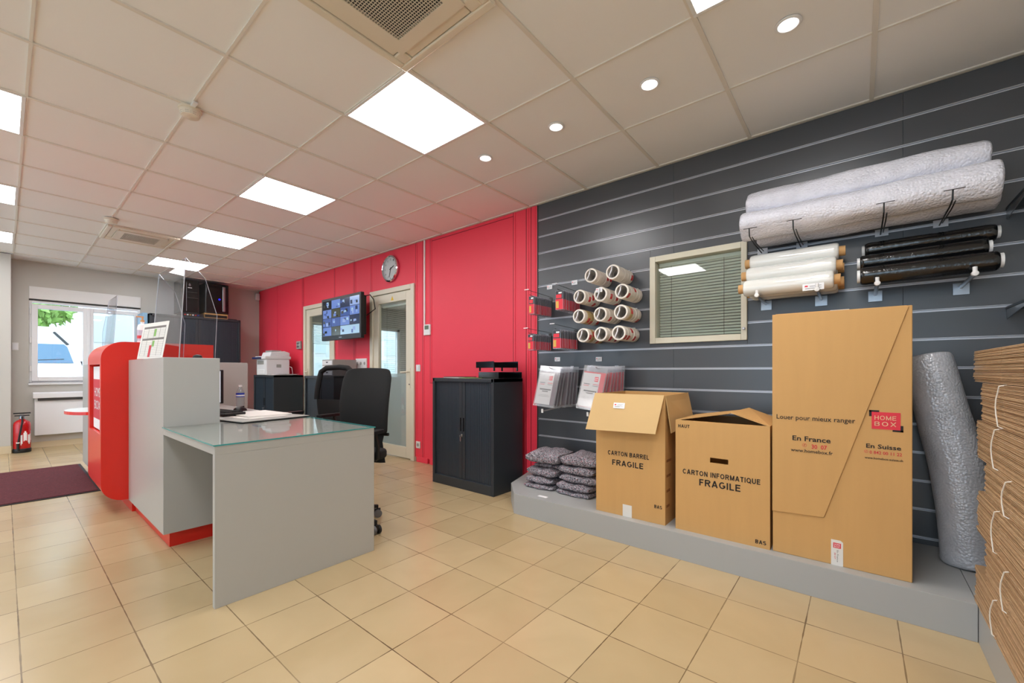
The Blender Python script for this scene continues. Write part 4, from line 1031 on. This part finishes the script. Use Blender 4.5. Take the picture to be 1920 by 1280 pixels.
# box 3
x0, x1, y0, y1, z1 = -.334, .183, YF + .005, 2.87, 1.350
r = thing('cardboard_box', 'tallest cardboard box with diagonal flap and red square logo', 'cardboard box', ((x0 + x1) / 2, (y0 + y1) / 2, PZ))
MB().box(x0, x1, y0, y1, PZ, z1, 'carton').build('body', r, bevel=.003)
FA = [(x0 - .001, .355), (-.124, .366), (.171, z1 - .006), (.165, z1), (x0 - .001, z1)]
MB().prism(FA, 'y', y0 - .0055, y0 - .0005, 'carton').build('front_flap', r, bevel=.0012, seg=1)
flap(r, [(x0 + .01, y0 + .02, z1 + .001), (-.10, y0 + .02, z1 + .001), (-.09, y0 + .25, z1 + .012), (x0 + .01, y0 + .25, z1 + .014)], .004, name='top_flap', mm='carton')
MB().box(-.10, -.03, y0 + .0, y0 + .07, z1 + .001, z1 + .003, 'paper').build('tape_strip', r)
yb = y0 - .0062
printed(r, [('lettering', [('Louer pour mieux ranger', -.316, -.008, .832, .030, 'ink', .008), ('En France', -.249, -.098, .735, .023, 'ink', .02), ('30  07', -.172, -.112, .700, .020, 'ink_red', .02), ('www.homebox.fr', -.256, -.090, .676, .016, 'ink', .012)])], yb)
def phone(m, x, z, y, s_=.009):
    m.rings([[(x + a * math.cos(t), y, z + a * math.sin(t)) for a in (s_, s_ * .86)] for t in [q * PI / 10 for q in range(21)]], 'ink_red', closed=False, caps=False)
    m.tube([(x + s_ * .35, y, z + s_ * .5), (x - s_ * .25, y, z + s_ * .1), (x - s_ * .1, y, z - s_ * .5)], s_ * .13, 'ink_red', 5)
m = MB(); phone(m, -.200, .703, yb - .0004); m.build('phone_symbol', r)
yc = y0 - .0006
m = MB(); lx, lz = .097, .843
m.box(lx - .048, lx + .048, yc - .0008, yc, lz - .038, lz + .038, 'logo_red')
for sx, sz in ((-1, 1), (1, -1)):
    ax_, az_ = lx + sx * .048, lz + sz * .038
    m.box(min(ax_ + sx * .009, ax_ - sx * .026), max(ax_ + sx * .009, ax_ - sx * .026), yc - .0006, yc, min(az_, az_ + sz * .008), max(az_, az_ + sz * .008), 'ink')
    m.box(min(ax_, ax_ + sx * .009), max(ax_, ax_ + sx * .009), yc - .0006, yc, min(az_ + sz * .008, az_ - sz * .020), max(az_ + sz * .008, az_ - sz * .020), 'ink')
m.caps('HOME', (lx - .002, yc - .0008, lz + .013), .072, .019, 'logo_cream', t=.13, gap=.2).caps('BOX', (lx - .002, yc - .0008, lz - .014), .072, .019, 'logo_cream', t=.13, gap=.3)
m.build('logo', r)
printed(r, [('lettering', [('En Suisse', .030, .147, .727, .019, 'ink', .02), ('0 842 00 11 22', .042, .150, .699, .014, 'ink_red', .01), ('www.homebox-suisse.ch', .025, .153, .673, .010, 'ink', .012)])], yc)
m = MB(); phone(m, .030, .700, yc - .0004, .007); m.build('phone_symbol', r)
m = MB(); m.prism([(-.097, PZ), (-.052, PZ), (-.052, .262), (-.062, .270), (-.097, .270)], 'y', yc - .0008, yc, 'paper'); st = m.build('sticker', r)
m = MB(); m.box(-.089, -.060, yc - .0014, yc - .0008, .232, .256, 'logo_red'); m.text('HOME', (-.0745, yc - .0014, .249), .022, .008, 'tag_white').text('BOX', (-.0745, yc - .0014, .239), .022, .008, 'tag_white')
m.text('En France', (-.072, yc - .0009, .195), .055, .006, 'ink', xd=(0, 0, -1), yd=(1, 0, 0)); m.text('30 07', (-.082, yc - .0009, .195), .03, .006, 'ink_red', xd=(0, 0, -1), yd=(1, 0, 0)); m.build('sticker_print', st)

# ================================================================ folded moving blankets
def blanket(cx, cy, z0, w_, d, h, label, seed, rz=0, folds=1):
    rnd = random.Random(seed); r = thing('moving_blanket', label, 'blanket', (cx, cy, z0), rz, 'folded grey moving blankets')
    nx, nt = 18, 32; ph = [rnd.uniform(0, 6) for _ in range(6)]
    spans_ = [(0, h)] if folds == 1 else [(0, h * .40), (h * .42, h)]
    for half, (za, zb) in enumerate(spans_):
        rings = []; dy = rnd.uniform(-.02, .01) if folds == 2 else 0; dw = rnd.uniform(-.015, .0)
        for i in range(nx + 1):
            t = -1 + 2 * i / nx; e = max(.30, (1 - abs(t) ** 7)) ** .5
            zc = (za + zb) / 2; hh = (zb - za) / 2 * e; ww = (d / 2) * (.90 + .10 * e) + .006 * math.sin(3 * t + ph[0])
            ring = []
            for k in range(nt):
                a = 2 * PI * k / nt; c, s_ = math.cos(a), math.sin(a)
                yy = math.copysign(abs(c) ** .38, c) * ww; zz = math.copysign(abs(s_) ** .66, s_) * hh
                wob = .005 * math.sin(5 * t + ph[1] + yy * 18) + .003 * math.sin(11 * t + ph[2])
                if zz < 0: wob *= -.3
                lim = (zb - za) / 2
                ring.append((t * (w_ / 2 + dw) + .004 * math.sin(4 * a + ph[3]), yy + dy + .004 * math.sin(7 * t + ph[4]), zc + max(-lim + .0003, min(lim, zz + wob - .004))))
            rings.append(ring)
        MB().rings(rings, 'blanket').build('blanket_fold', r, world=False, smooth=True)
    return r
for k, (cx, cy, z0, w_, d, h, lb, fo) in enumerate([
        (-1.925, 2.80, .151, .265, .30, .092, 'bottom folded blanket of the left pile', 2), (-1.905, 2.80, .244, .28, .29, .066, 'second folded blanket from the bottom of the left pile', 1),
        (-1.885, 2.83, .311, .25, .26, .034, 'thin third folded blanket of the left pile', 1), (-1.905, 2.80, .346, .30, .32, .092, 'top folded blanket of the left pile, its corner hanging over', 1),
        (-1.605, 2.79, .151, .30, .28, .088, 'bottom folded blanket of the right pile, beside the open box', 2), (-1.590, 2.80, .240, .30, .28, .060, 'second folded blanket from the bottom of the right pile', 1),
        (-1.595, 2.80, .301, .29, .28, .060, 'third folded blanket from the bottom of the right pile', 1), (-1.585, 2.82, .362, .30, .31, .078, 'top folded blanket of the right pile, beside the open box', 1)]):
    blanket(cx, cy, z0, w_, d, h, lb, k + 3, R([3, -4, 2, 6, -3, 3, -2, 3][k]), fo)
price_tag('white price tag lying on the platform edge in front of the blankets', (-1.77, 2.50, .1515), 90, .075, .03)

# ================================================================ goods on the slat wall
def hook(x, z, length, label, r_=.0035, up=.018, m='alu', group=None):
    """straight rod from the wall with upturned tip; z = height of the rod"""
    r = thing('display_hook', label, 'hook', (x, BW, z), 0, group)
    MB().box(x - .016, x + .016, BW - .006, BW - .003, z - .022, z + .022, m).build('back_plate', r, bevel=.001, seg=1)
    y = BW - length
    MB().tube([(x, BW - .005, z), (x, y + .02, z), (x, y + .006, z + .004), (x, y, z + up)], r_, m, 8).build('rod', r, smooth=True)
    return r
# ---- tape rolls: eleven hooks of five rolls
TW = .0475
def tape_proto(kind):
    body = 'tape_beige' if kind != 2 else 'tape_tan'
    r = thing('tape_roll', 'x', 'tape')
    MB().rings([[(rr * math.sin(t), y, rr * math.cos(t)) for t in [q * 2 * PI / 36 for q in range(36)]] for rr, y in ((.0435, 0), (.0515, 0), (.054, .0022), (.054, TW - .0032), (.0515, TW - .001), (.0435, TW - .001), (.0435, 0))], body, caps=False).build('tape', r, world=False, smooth=True)
    MB().rings([[(rr * math.sin(t), y, rr * math.cos(t)) for t in [q * 2 * PI / 36 for q in range(36)]] for rr, y in ((.0415, -.0006), (.0434, -.0006), (.0434, TW), (.0415, TW), (.0415, -.0006))], 'tape_core', caps=False).build('core', r, world=False, smooth=True)
    if kind != 3:
        a0 = [1.2, 1.9, 1.5][kind % 3]
        m = MB(); N = 7
        m.rings([[(.0543 * math.sin(a0 + k * .12), y, .0543 * math.cos(a0 + k * .12)) for k in range(N)] for y in (.007, TW - .007)], 'tape_red', closed=False, caps=False)
        m.rings([[(.0545 * math.sin(a0 + .1 + k * .07), y, .0545 * math.cos(a0 + .1 + k * .07)) for k in range(5)] for y in (.022, .0245)], 'tape_beige', closed=False, caps=False)
        m.build('printed_label', r, world=False)
    return r
protos = [tape_proto(k) for k in range(4)]; used = [False] * 4
ROWS = [('top row, left', -1.563, 1.790, 1.832), ('top row, right', -1.383, 1.790, 1.832),
        ('second row, left', -1.662, 1.640, 1.682), ('second row, middle', -1.482, 1.638, 1.682), ('second row, right', -1.313, 1.640, 1.682),
        ('third row, left', -1.665, 1.490, 1.532), ('third row, middle', -1.482, 1.489, 1.532), ('third row, right', -1.321, 1.491, 1.532),
        ('bottom row, left', -1.630, 1.340, 1.382), ('bottom row, middle', -1.480, 1.341, 1.382), ('bottom row, right', -1.337, 1.341, 1.382)]
rnd = random.Random(11)
for hi, (nm_, x, zc, zs) in enumerate(ROWS):
    hk = hook(x, zc + .0370, .285, 'silver hook holding the tape rolls of the %s' % nm_, .0036, .004, 'alu', 'silver hooks of the tape rolls')
    yy = BW - .285
    MB().tube([(x, yy + .012, zc + .036), (x + .001, yy + .002, zc + .024), (x + .003, yy - .003, zc + .010), (x - .002, yy - .006, zc - .008), (x - .010, yy - .007, zc - .022), (x - .012, yy - .008, zc - .034)], [.005, .0058, .0058, .0058, .0056, .005], 'alu', 10).build('curved_tip', hk, smooth=True)
    for k in range(5):
        kd = rnd.choice([0, 1, 2, 0, 1, 3]) if k else rnd.choice([0, 3, 1])
        if not used[kd]: o = protos[kd]; used[kd] = True
        else: o = copy_tree(protos[kd])
        o.location = (x + rnd.uniform(-.002, .002), 2.834 + k * (TW + .0042), zc); o.rotation_euler = (0, rnd.choice([-.45, 0, .35, .7, 2.5, 3.5]) , 0)
        o['label'] = '%s tape roll on the hook of the %s' % (['front', 'second', 'middle', 'fourth', 'rearmost'][k], nm_); o['group'] = 'rolls of parcel tape on the slat wall hooks'
for k, u in enumerate(used):
    if not u:
        for c in list(protos[k].children): bpy.data.objects.remove(c)
        bpy.data.objects.remove(protos[k])
price_tag('white price tag hanging in front of the middle tape rolls of the second row', (-1.485, 2.822, 1.668), 0, .052, .032)

# ---- blister packs
def pack_proto(w_, h_):
    r = thing('blister_pack', 'x', 'pack')
    m = MB(); m.box(-w_ / 2 - .001, w_ / 2 + .002, 0, .0016, -h_, 0, 'blister').box(-w_ / 2, w_ / 2, -.0003, 0, -h_ * .45, -.001, 'pack_black').box(-w_ / 2, w_ / 2, -.0003, 0, -h_ + .001, -h_ * .45, 'pack_red')
    m.box(-w_ / 2 + .004, w_ / 2 - .012, -.0004, 0, -h_ * .40, -h_ * .2, 'pack_red').box(-w_ / 2 + .003, -w_ / 2 + w_ * .42, -.0004, 0, -h_ * .92, -h_ * .55, 'pack_gold').box(-w_ * .1, w_ * .35, -.0005, 0, -h_ * .16, -h_ * .08, 'tag_white')
    m.build('card', r, world=False)
    m = MB(); m.box(-w_ / 2 + .003, w_ / 2 - .001, .0018, .0135, -h_ * .46, -.012, 'pack_black').box(-w_ / 2 + .003, w_ / 2 - .001, .0018, .0135, -h_ + .006, -h_ * .46, 'pack_red'); m.build('product', r, world=False, bevel=.002, seg=1)
    MB().box(-w_ / 2 - .001, w_ / 2 + .001, -.0012, .0155, -h_ - .004, -h_ + .002, 'clear_bag').build('blister_shell', r, world=False)
    return r
PK = [('upper left', -2.103, 1.690, .052, .148, 1.722, 1.682), ('upper right', -1.828, 1.703, .068, .150, 1.722, 1.682), ('lower left', -2.112, 1.374, .055, .130, 1.412, 1.382), ('lower right', -1.850, 1.392, .070, .145, 1.412, 1.382)]
for nm_, x, zt, w_, h_, zr, zs in PK:
    p0 = pack_proto(w_, h_)
    hook(x, zt + .004, .32, 'thin hook carrying the %s row of blister packs' % nm_, .002, .006, 'alu_dark', 'thin hooks of the blister packs')
    r = thing('label_arm', 'thin wire label arm above the %s row of blister packs' % nm_, 'label holder', (x, BW, zt + .045))
    MB().tube([(x, BW - .003, zt + .03), (x, BW - .36, zt + .045)], .0015, 'alu_dark', 6).build('wire', r)
    MB().box(x - .022, x + .022, BW - .362, BW - .359, zt + .042, zt + .0475, 'tag_white').build('tip', r)
    for k in range(15):
        o = p0 if k == 0 else copy_tree(p0)
        o.location = (x + rnd.uniform(-.0015, .0015), 2.808 + k * .0178, zt + rnd.uniform(-.002, .001)); o.rotation_euler = (0, rnd.uniform(-.02, .02), 0)
        o['label'] = ('%s red and black pack on the %s hook of blister packs' % (ORD[k], nm_)) if k else 'frontmost red and black pack on the %s hook of blister packs' % nm_
        o['group'] = 'red and black blister packs on hooks'

# ---- bagged covers on pegs
def bag_proto(kind):
    r = thing('plastic_bag', 'x', 'bag'); back = 'pack_red' if kind else 'bag_dark'
    MB().box(-.098, .098, 0, .0008, -.33, 0, 'clear_bag').box(-.098, .098, .0085, .0093, -.33, 0, 'clear_bag').build('film', r, world=False)
    MB().box(-.09, .09, .0022, .0083, -.312, -.045, back).build('folded_cover', r, world=False, bevel=.002, seg=1)
    cd_ = MB().box(-.088, .052, .001, .002, -.31, -.055, 'paper').build('card', r, world=False)
    m = MB(); m.box(.010, .040, .0006, .001, -.115, -.080, 'logo_red')
    m.text('HOME', (.025, .0006, -.091), .024, .009, 'tag_white').text('BOX', (.025, .0006, -.104), .024, .009, 'tag_white')
    for x0_, x1_, z_, h_, c_ in ((-.07, -.02, -.135, .006, 'ink'), (.005, .05, -.135, .006, 'ink_red'), (-.07, -.025, -.148, .005, 'ink_red'), (.005, .05, -.148, .004, 'ink'), (-.06, .045, -.185, .011, 'ink'), (-.035, .02, -.202, .008, 'ink'), (-.06, .03, -.235, .003, 'paper_print'), (-.06, .045, -.245, .003, 'paper_print')):
        for q in range(max(3, int((x1_ - x0_) / .009))):
            w_ = (x1_ - x0_) / max(3, int((x1_ - x0_) / .009)); m.box(x0_ + q * w_, x0_ + q * w_ + w_ * .68, .0007, .001, z_ - h_, z_, c_)
    m.build('card_print', cd_, world=False)
    return r
mat('bag_dark', (96, 60, 74), .5)
for bi, (side, x, z) in enumerate((('left', -1.885, 1.100), ('right', -1.475, 1.100))):
    p0 = bag_proto(bi)
    hook(x, z - .014, .35, 'silver hook holding the %s row of bagged covers' % side, .003, .012)
    for k in range(7):
        o = p0 if k == 0 else copy_tree(p0)
        t = 1 - k / 6
        o.location = (x - .018 * t + rnd.uniform(-.004, .004), 2.79 + k * .040, z + rnd.uniform(-.004, .004)); o.rotation_euler = (R(-7 - 6 * t), R(5 * t + rnd.uniform(-1.5, 1.5)), R(rnd.uniform(-3, 3)))
        o['label'] = '%s clear bag with white card in the %s row of hanging bags' % (ORD[k], side); o['group'] = 'bagged covers hanging over the open box'
    rr = thing('display_hook', 'silver peg below the %s row of bagged covers' % side, 'hook', (x - .06, BW, .782))
    MB().box(x - .10, x - .02, BW - .006, BW - .003, .765, .80, 'alu').build('back_plate', rr); MB().tube([(x - .06, BW - .005, .770), (x - .06, BW - .36, .745)], .007, 'alu').tube([(x - .06, BW - .36, .732), (x - .06, BW - .36, .762)], .009, 'white_plastic').build('rod', rr, smooth=True)
for lb, x, z in (('white price tag left above the upper blister packs', -2.118, 1.812), ('white price tag above the upper right blister packs, left of the tape', -1.862, 1.818), ('white price tag above the left row of hanging bags', -2.035, 1.168), ('white price tag above the right row of hanging bags', -1.632, 1.162)):
    price_tag(lb, (x, BW - .0035, z), 0, .055, .036)

# ---- bubble wrap rolls lying on long hooks
def wrap_roll(name, label, path, rad, m, seed, cat='roll', group=None, squash=.05, lump=.004, n=40, core=None):
    rnd = random.Random(seed); r = thing(name, label, cat, path[0], 0, group)
    P = [Vector(p) for p in path]; rings = []; S_ = 46
    tot = [0]
    for a, b_ in zip(P, P[1:]): tot.append(tot[-1] + (b_ - a).length)
    ph = [rnd.uniform(0, 6) for _ in range(6)]
    def at(s_):
        s_ = max(0, min(tot[-1], s_))
        for i in range(len(P) - 1):
            if s_ <= tot[i + 1] + 1e-9: f = (s_ - tot[i]) / (tot[i + 1] - tot[i]); return P[i].lerp(P[i + 1], f)
    def atS(s_): e = .06; return (at(s_ - e) + at(s_) * 2 + at(s_ + e)) / 4 if e < s_ < tot[-1] - e else at(s_)
    stations = [0, .003, .010, .022] + [.022 + (tot[-1] - .044) * k / S_ for k in range(1, S_)] + [tot[-1] - .022, tot[-1] - .010, tot[-1] - .003, tot[-1]]
    up = None
    for s_ in stations:
        p = atS(s_); t = (atS(s_ + .02) - atS(s_ - .02)).normalized()
        if up is None: up = Vector((0, 0, 1)) if abs(t.z) < .8 else Vector((0, 1, 0))
        a = t.cross(up).normalized(); b_ = a.cross(t).normalized()
        e = min(s_, tot[-1] - s_); k_ = 1 if e > .022 else (.80 + .20 * math.sqrt(max(0, 1 - (1 - e / .022) ** 2)))
        ring = []
        for q in range(n):
            th = 2 * PI * q / n
            rr = rad * k_ * (1 + squash * math.sin(2 * th + ph[0])) + lump * (math.sin(3 * th + ph[1] + s_ * 4) + .6 * math.sin(5 * th + ph[2] - s_ * 7) + .5 * math.sin(s_ * 19 + ph[3])) + rnd.uniform(-1, 1) * lump * .18
            ring.append(p + (a * math.cos(th) + b_ * math.sin(th)) * rr)
        rings.append(ring)
    MB().rings(rings, m).build('wrap', r, smooth=True)
    if core:
        d0 = (P[1] - P[0]).normalized(); d1 = (P[-1] - P[-2]).normalized(); cr, ext, cm, lab = core
        for p, d, in ((P[0], -d0), (P[-1], d1)):
            o = MB()
            a = d.cross(Vector((0, 0, 1))).normalized(); b_ = Vector((0, 0, 1))
            rg = [[p + d * h_ + (a * math.cos(t) + b_ * math.sin(t)) * q for t in [k * 2 * PI / 24 for k in range(24)]] for q, h_ in ((cr, -.004), (cr, ext), (cr * .78, ext), (cr * .78, -.003))]
            o.rings(rg, cm); o.build(lab, r, smooth=True)
    else:
        for p, sgn in ((P[0], 1), (P[-1], -1)):   # spiral end windings
            pass
    return r
BX0, BX1 = -.53, .485
wrap_roll('bubble_wrap_roll', 'lower rear bubble wrap roll, mostly hidden beneath the other two', [(BX0 + .05, 2.990, 1.919), (BX1 + .03, 2.990, 1.915)], .080, 'bubble', 2, group='white bubble wrap rolls on wall hooks')
wrap_roll('bubble_wrap_roll', 'front bubble wrap roll lying on the wall hooks', [(BX0 - .005, 2.812, 1.921), (BX1 + .005, 2.812, 1.915)], .083, 'bubble', 4, group='white bubble wrap rolls on wall hooks')
wrap_roll('bubble_wrap_roll', 'topmost bubble wrap roll resting on the other two', [(BX0 + .01, 2.905, 2.064), (BX1 - .015, 2.905, 2.060)], .080, 'bubble', 9, group='white bubble wrap rolls on wall hooks')
for k, (x, nm_) in enumerate(((-.470, 'leftmost'), (-.262, 'second from left'), (.103, 'third from left'), (.333, 'rightmost'))):
    r = thing('display_hook', 'black double wire hook under the bubble wrap rolls, %s of four' % nm_, 'hook', (x, BW, 1.832), 0, 'black hooks under the bubble wrap')
    MB().box(x - .028, x + .028, BW - .006, BW - .003, 1.812, 1.85, 'alu').build('back_plate', r)
    MB().tube([(x - .005, BW - .005, 1.822), (x - .005, 2.78, 1.822), (x - .005, 2.700, 1.832), (x - .005, 2.692, 1.872)], .0032, 'black', 8).tube([(x + .006, BW - .005, 1.832), (x + .006, 2.83, 1.8222), (x + .006, 2.715, 1.828)], .0028, 'black', 8).build('rod', r, smooth=True)
    MB().tube([(x - .034, 2.692, 1.874), (x + .034, 2.692, 1.874)], .0018, 'black', 6).build('cross_bar', r)
# ---- stretch film
fz = 1.5095 + .048
for nm_, y, z in (('front bottom', 2.835, fz), ('second bottom', 2.932, fz), ('rear bottom', 3.029, fz), ('front middle', 2.883, fz + .084), ('rear middle', 2.979, fz + .084), ('top', 2.932, fz + .168)):
    j = {'front bottom': -.012, 'front middle': -.004, 'top': .006}.get(nm_, 0)
    wrap_roll('stretch_film_roll', '%s clear stretch film roll in the pile right of the slat wall window' % nm_, [(-.515 + j, y, z), (-.085 + j, y, z)], .048, 'film_clear', int(z * 100), squash=.0, lump=.0003, group='clear stretch film rolls', core=(.027, .028, 'core_card', 'cardboard_core'))
price_tag('white price tag in front of the clear stretch film rolls', (-.185, 2.782, 1.520), 0, .095, .036)
for nm_, x, y, z, q in (('lowest', .0, 2.84, 1.556, .046), ('middle', .0, 2.925, 1.640, .042), ('uppermost', .02, 3.01, 1.722, .042)):
    wrap_roll('stretch_film_roll', '%s black stretch film roll above the tallest box' % nm_, [(x + .01, y, z), (x + (.49 if nm_ != 'middle' else .47), y, z + .004)], q, 'film_black', int(z * 90), squash=.0, lump=.0009, group='black stretch film rolls', core=(q * .72, .012, 'bottle_cap', 'end_cap'))
for x, nm_ in ((-.449, 'leftmost'), (-.167, 'second from left'), (.076, 'third from left'), (.406, 'rightmost')):
    r = thing('display_peg', 'grey round peg on a square plate under the film rolls, %s of four' % nm_, 'peg', (x, BW, 1.485), 0, 'grey pegs under the film rolls')
    MB().box(x - .03, x + .03, BW - .007, BW - .0035, 1.452, 1.512, 'steel').build('back_plate', r, bevel=.001, seg=1)
    MB().tube([(x, BW - .006, 1.492), (x, 2.775, 1.500)], .009, 'steel', 14).build('rod', r, smooth=True)
    MB().lathe([(.0, 0), (.011, .002), (.0125, .006), (.0125, .018), (.010, .022)], 'white_plastic', (x, 2.757, 1.502), 'y', 20).lathe([(.0, 0), (.008, 0), (.008, .03), (0, .03)], 'white_plastic', (x, 2.768, 1.502)).build('end_stop', r, smooth=True)
# ---- standing grey roll
wrap_roll('foil_bubble_roll', 'tall silver grey bubble roll leaning in the corner between box and carton stack', [(.402, 2.885, .152), (.392, 2.89, .40), (.362, 2.91, .65), (.312, 2.94, .90), (.262, 2.975, 1.14)], .097, 'bubble_grey', 21, squash=.02, lump=.0022)
# ---- two dark shelves at the right
for z, nm_ in ((1.368, 'lower'), (1.850, 'upper')):
    r = thing('wall_shelf', '%s dark shelf on the slat wall at the right edge of the photo' % nm_, 'shelf', (.85, BW, z), 0, 'dark shelves at the right edge')
    MB().box(.555, RW - .01, 2.72, BW - .004, z - .004, z + .008, 'black_metal').build('board', r, bevel=.001, seg=1)
    MB().prism([(BW - .004, z - .004), (2.74, z - .004), (2.74, z - .012), (BW - .004, z - .05)], 'x', .558, .562, 'steel').build('bracket', r)

# ================================================================ stack of flattened cartons
BUN = [('bottom', .1505, .293, 2.477, 2.138), ('second', .2935, .44, 2.304, 2.0), ('third', .441, .598, 2.438, 2.12), ('fourth', .599, .725, 2.321, 1.985), ('fifth', .726, .873, 2.447, 2.12), ('sixth', .874, 1.021, 2.373, 2.06), ('top', 1.022, 1.146, 2.507, 2.085)]
for bi, (nm_, z0, z1, yl, yc_) in enumerate(BUN):
    r = thing('carton_bundle', '%s tied bundle in the tall stack of flattened brown cartons%s' % (nm_, '' if nm_ in ('bottom', 'top') else ' from below'), 'cardboard bundle', (.72, 1.8, z0), 0, 'bundles of flattened cartons')
    n = round((z1 - z0) / .0094); dz = (z1 - z0) / n; rb = random.Random(30 + bi)
    for k in range(n):
        a = rb.uniform(-.004, .004) - (.012 if rb.random() < .12 else 0); xo = .363 + rb.uniform(-.002, .004); zz = z0 + k * dz; t = dz * (.36 if (k % 3) else .30)
        sag = (.004 if nm_ == 'top' and k > n - 3 else 0)
        m = MB()
        for h_ in (0, 1):
            zb = zz + h_ * (dz * .47) + .0002
            pts = [yl + a, yc_ + .012, yc_ + .004, yc_ - .004, 1.25]
            hx = [0, 0, .004, 0, 0]
            rg = [[(xo + hx[i] + h_ * .001, y, zb + (rb.uniform(-.0003, .0003) if i < 4 else 0) - (.0) ), (1.02, y, zb), (1.02, y, zb + t), (xo + hx[i] + h_ * .001, y, zb + t)] for i, y in enumerate(pts)]
            m.rings(rg, ['carton_edge', 'carton_flat', 'carton_edge_shade'][(k * 2 + bi + h_) % 3])
        m.build('flattened_carton', r)
    if nm_ != 'top':
        ys = [yc_ - .02, yc_ + .02][bi % 2] if False else yc_ + .0
        x_ = .355
        MB().tube([(.372, ys, z1 - .001), (x_, ys - .002, z1 - .006), (x_ - .002, ys + .026, (z1 * 2 + z0) / 3), (x_ - .002, ys + .034, (z1 + z0) / 2), (x_ - .001, ys + .034, (z1 + 2 * z0) / 3), (x_ + .002, ys + .026, z0 + .008), (.368, ys + .02, z0 + .002)], .0019, 'string', 6).build('string', r, smooth=True)
m = MB().box(.3615, .3622, 1.80, 1.845, .96, 1.00, 'paper')

# ================================================================ outside the street window
struct(MB().box(-45, FW - .3, -25, 25, -.35, -.15, 'asphalt').build('ground_street', world=False))
vx, vy = -11.2, .10
r = thing('van', 'white van parked outside, seen through the street window', 'van', (vx, vy, -.15))
side = [(vx, .25), (vx, .62), (vx - .05, .92), (vx - .75, 1.18), (vx - 1.35, 1.86), (vx - 1.6, 1.97), (vx - 4.6, 1.99), (vx - 4.75, 1.8), (vx - 4.8, .25)]
rg = []
for y, k in ((-.95, 0), (-.90, 1), (-.80, 1.0), (.76, 1.0), (.86, 1), (.91, 0)):
    rg.append([(x, vy + y * (1 if z < 1.1 else 1 - .17 * (z - 1.1) / .9), z - (.03 if k == 0 and z > 1.5 else 0)) for x, z in side])
MB().rings(rg, 'van_white').build('body', r, bevel=.03)
wv = []
def onw(f, y): x0_, z0_, x1_, z1_ = vx - .76, 1.19, vx - 1.34, 1.85; z = z0_ + (z1_ - z0_) * f; return (x0_ + (x1_ - x0_) * f + .006, vy + y * (1 - .17 * (z - 1.1) / .9), z + .01)
MB().rings([[onw(.03, -.80), onw(.03, .80), onw(.52, .78), onw(.60, .74), onw(.60, -.74), onw(.5, -.78)], [(p[0] + .004, p[1], p[2] + .004) for p in (onw(.03, -.80), onw(.03, .80), onw(.52, .78), onw(.60, .74), onw(.60, -.74), onw(.5, -.78))]], 'van_glass').build('windscreen', r)
MB().tube([onw(.06, -.1), onw(.10, .28), onw(.14, .68)], .012, 'black').build('wiper', r)
MB().tube([onw(.06, -.7), onw(.10, -.35), onw(.13, -.02)], .012, 'black').build('wiper', r)
MB().tube([onw(.60, .80), onw(.98, .64)], .022, 'black').build('roof_edge_trim', r)
MB().box(vx - .002, vx + .01, vy - .45, vy + .42, .45, .6, 'black').build('grille', r)
for y in (-.78, .62): MB().box(vx - .06, vx + .01, vy + y, vy + y + .18, .62, .80, 'glass').build('headlight', r)
MB().box(vx - .9, vx - .84, vy + .87, vy + .97, 1.12, 1.26, 'black').build('side_mirror', r, bevel=.02)
for x in (vx - .8, vx - 3.9):
    for y in (-.93, .72): MB().lathe([(.30, 0), (.32, .02), (.32, .18), (.30, .2)], 'rubber', (x, vy + y, .17), 'y').build('wheel', r, smooth=True)
def building(x0, x1, y0, y1, h, label, seed):
    r = thing('building', label, 'building', ((x0 + x1) / 2, (y0 + y1) / 2, -.15)); rb = random.Random(seed)
    MB().box(x0, x1, y0, y1, -.15, h, 'facade').build('wall', r)
    nz = int(h / 1.5); ny = int((y1 - y0) / 1.7)
    for i in range(nz):
        for j in range(ny):
            a = y0 + .25 + j * (y1 - y0 - .3) / ny; MB().box(x1, x1 + .03, a, a + (y1 - y0) / ny * .78, .5 + i * 1.5, 1.5 + i * 1.5, 'facade_glass').build('window', r)
    MB().box(x1, x1 + .12, y0, y1, h - .2, h, 'white_paint').build('cornice', r)
building(-24, -19, 1.6, 9, 4.6, 'pale glazed building across the street behind the right window pane', 3)
building(-27, -22, 9.4, 18, 7.5, 'pale building across the street seen through the office windows', 5)
def tree(x, y, h, rad, label, seed):
    r = thing('tree', label, 'tree', (x, y, -.15)); rb = random.Random(seed)
    MB().tube([(x, y, -.15), (x + .05, y, h * .4), (x, y + .1, h * .75)], [.12, .10, .05], 'bark').build('trunk', r, smooth=True)
    m = MB()
    for k in range(1500):
        v = Vector((rb.gauss(0, 1), rb.gauss(0, 1), rb.gauss(0, 1))).normalized() * rad * rb.random() ** .4
        p = Vector((x, y, h * .8)) + Vector((v.x, v.y, v.z * .9)); s_ = rb.uniform(.08, .16)
        e = Euler((rb.uniform(0, 6), rb.uniform(0, 6), rb.uniform(0, 6))).to_matrix()
        m.face([p + e @ Vector(q) * s_ for q in ((-1, 0, 0), (0, -.5, .1), (1, 0, 0), (0, .5, .1))], 'leaf')
    m.build('foliage', r)
tree(-17.0, .45, 3.75, .95, 'green leafy tree above the van outside the street window', 1)
r = thing('street_barrier', 'red and white barrier on the street to the right of the van', 'barrier', (-13.5, 1.35, -.15))
for k in range(4): MB().box(-13.53, -13.47, 1.05 + k * .2, 1.10 + k * .2, -.15, 1.15, 'ink_red' if k % 2 else 'tape_red').build('post', r)
MB().box(-13.52, -13.48, 1.02, 1.75, .95, 1.05, 'tag_white').box(-13.52, -13.48, 1.02, 1.75, .55, .65, 'ink_red').build('rail', r)
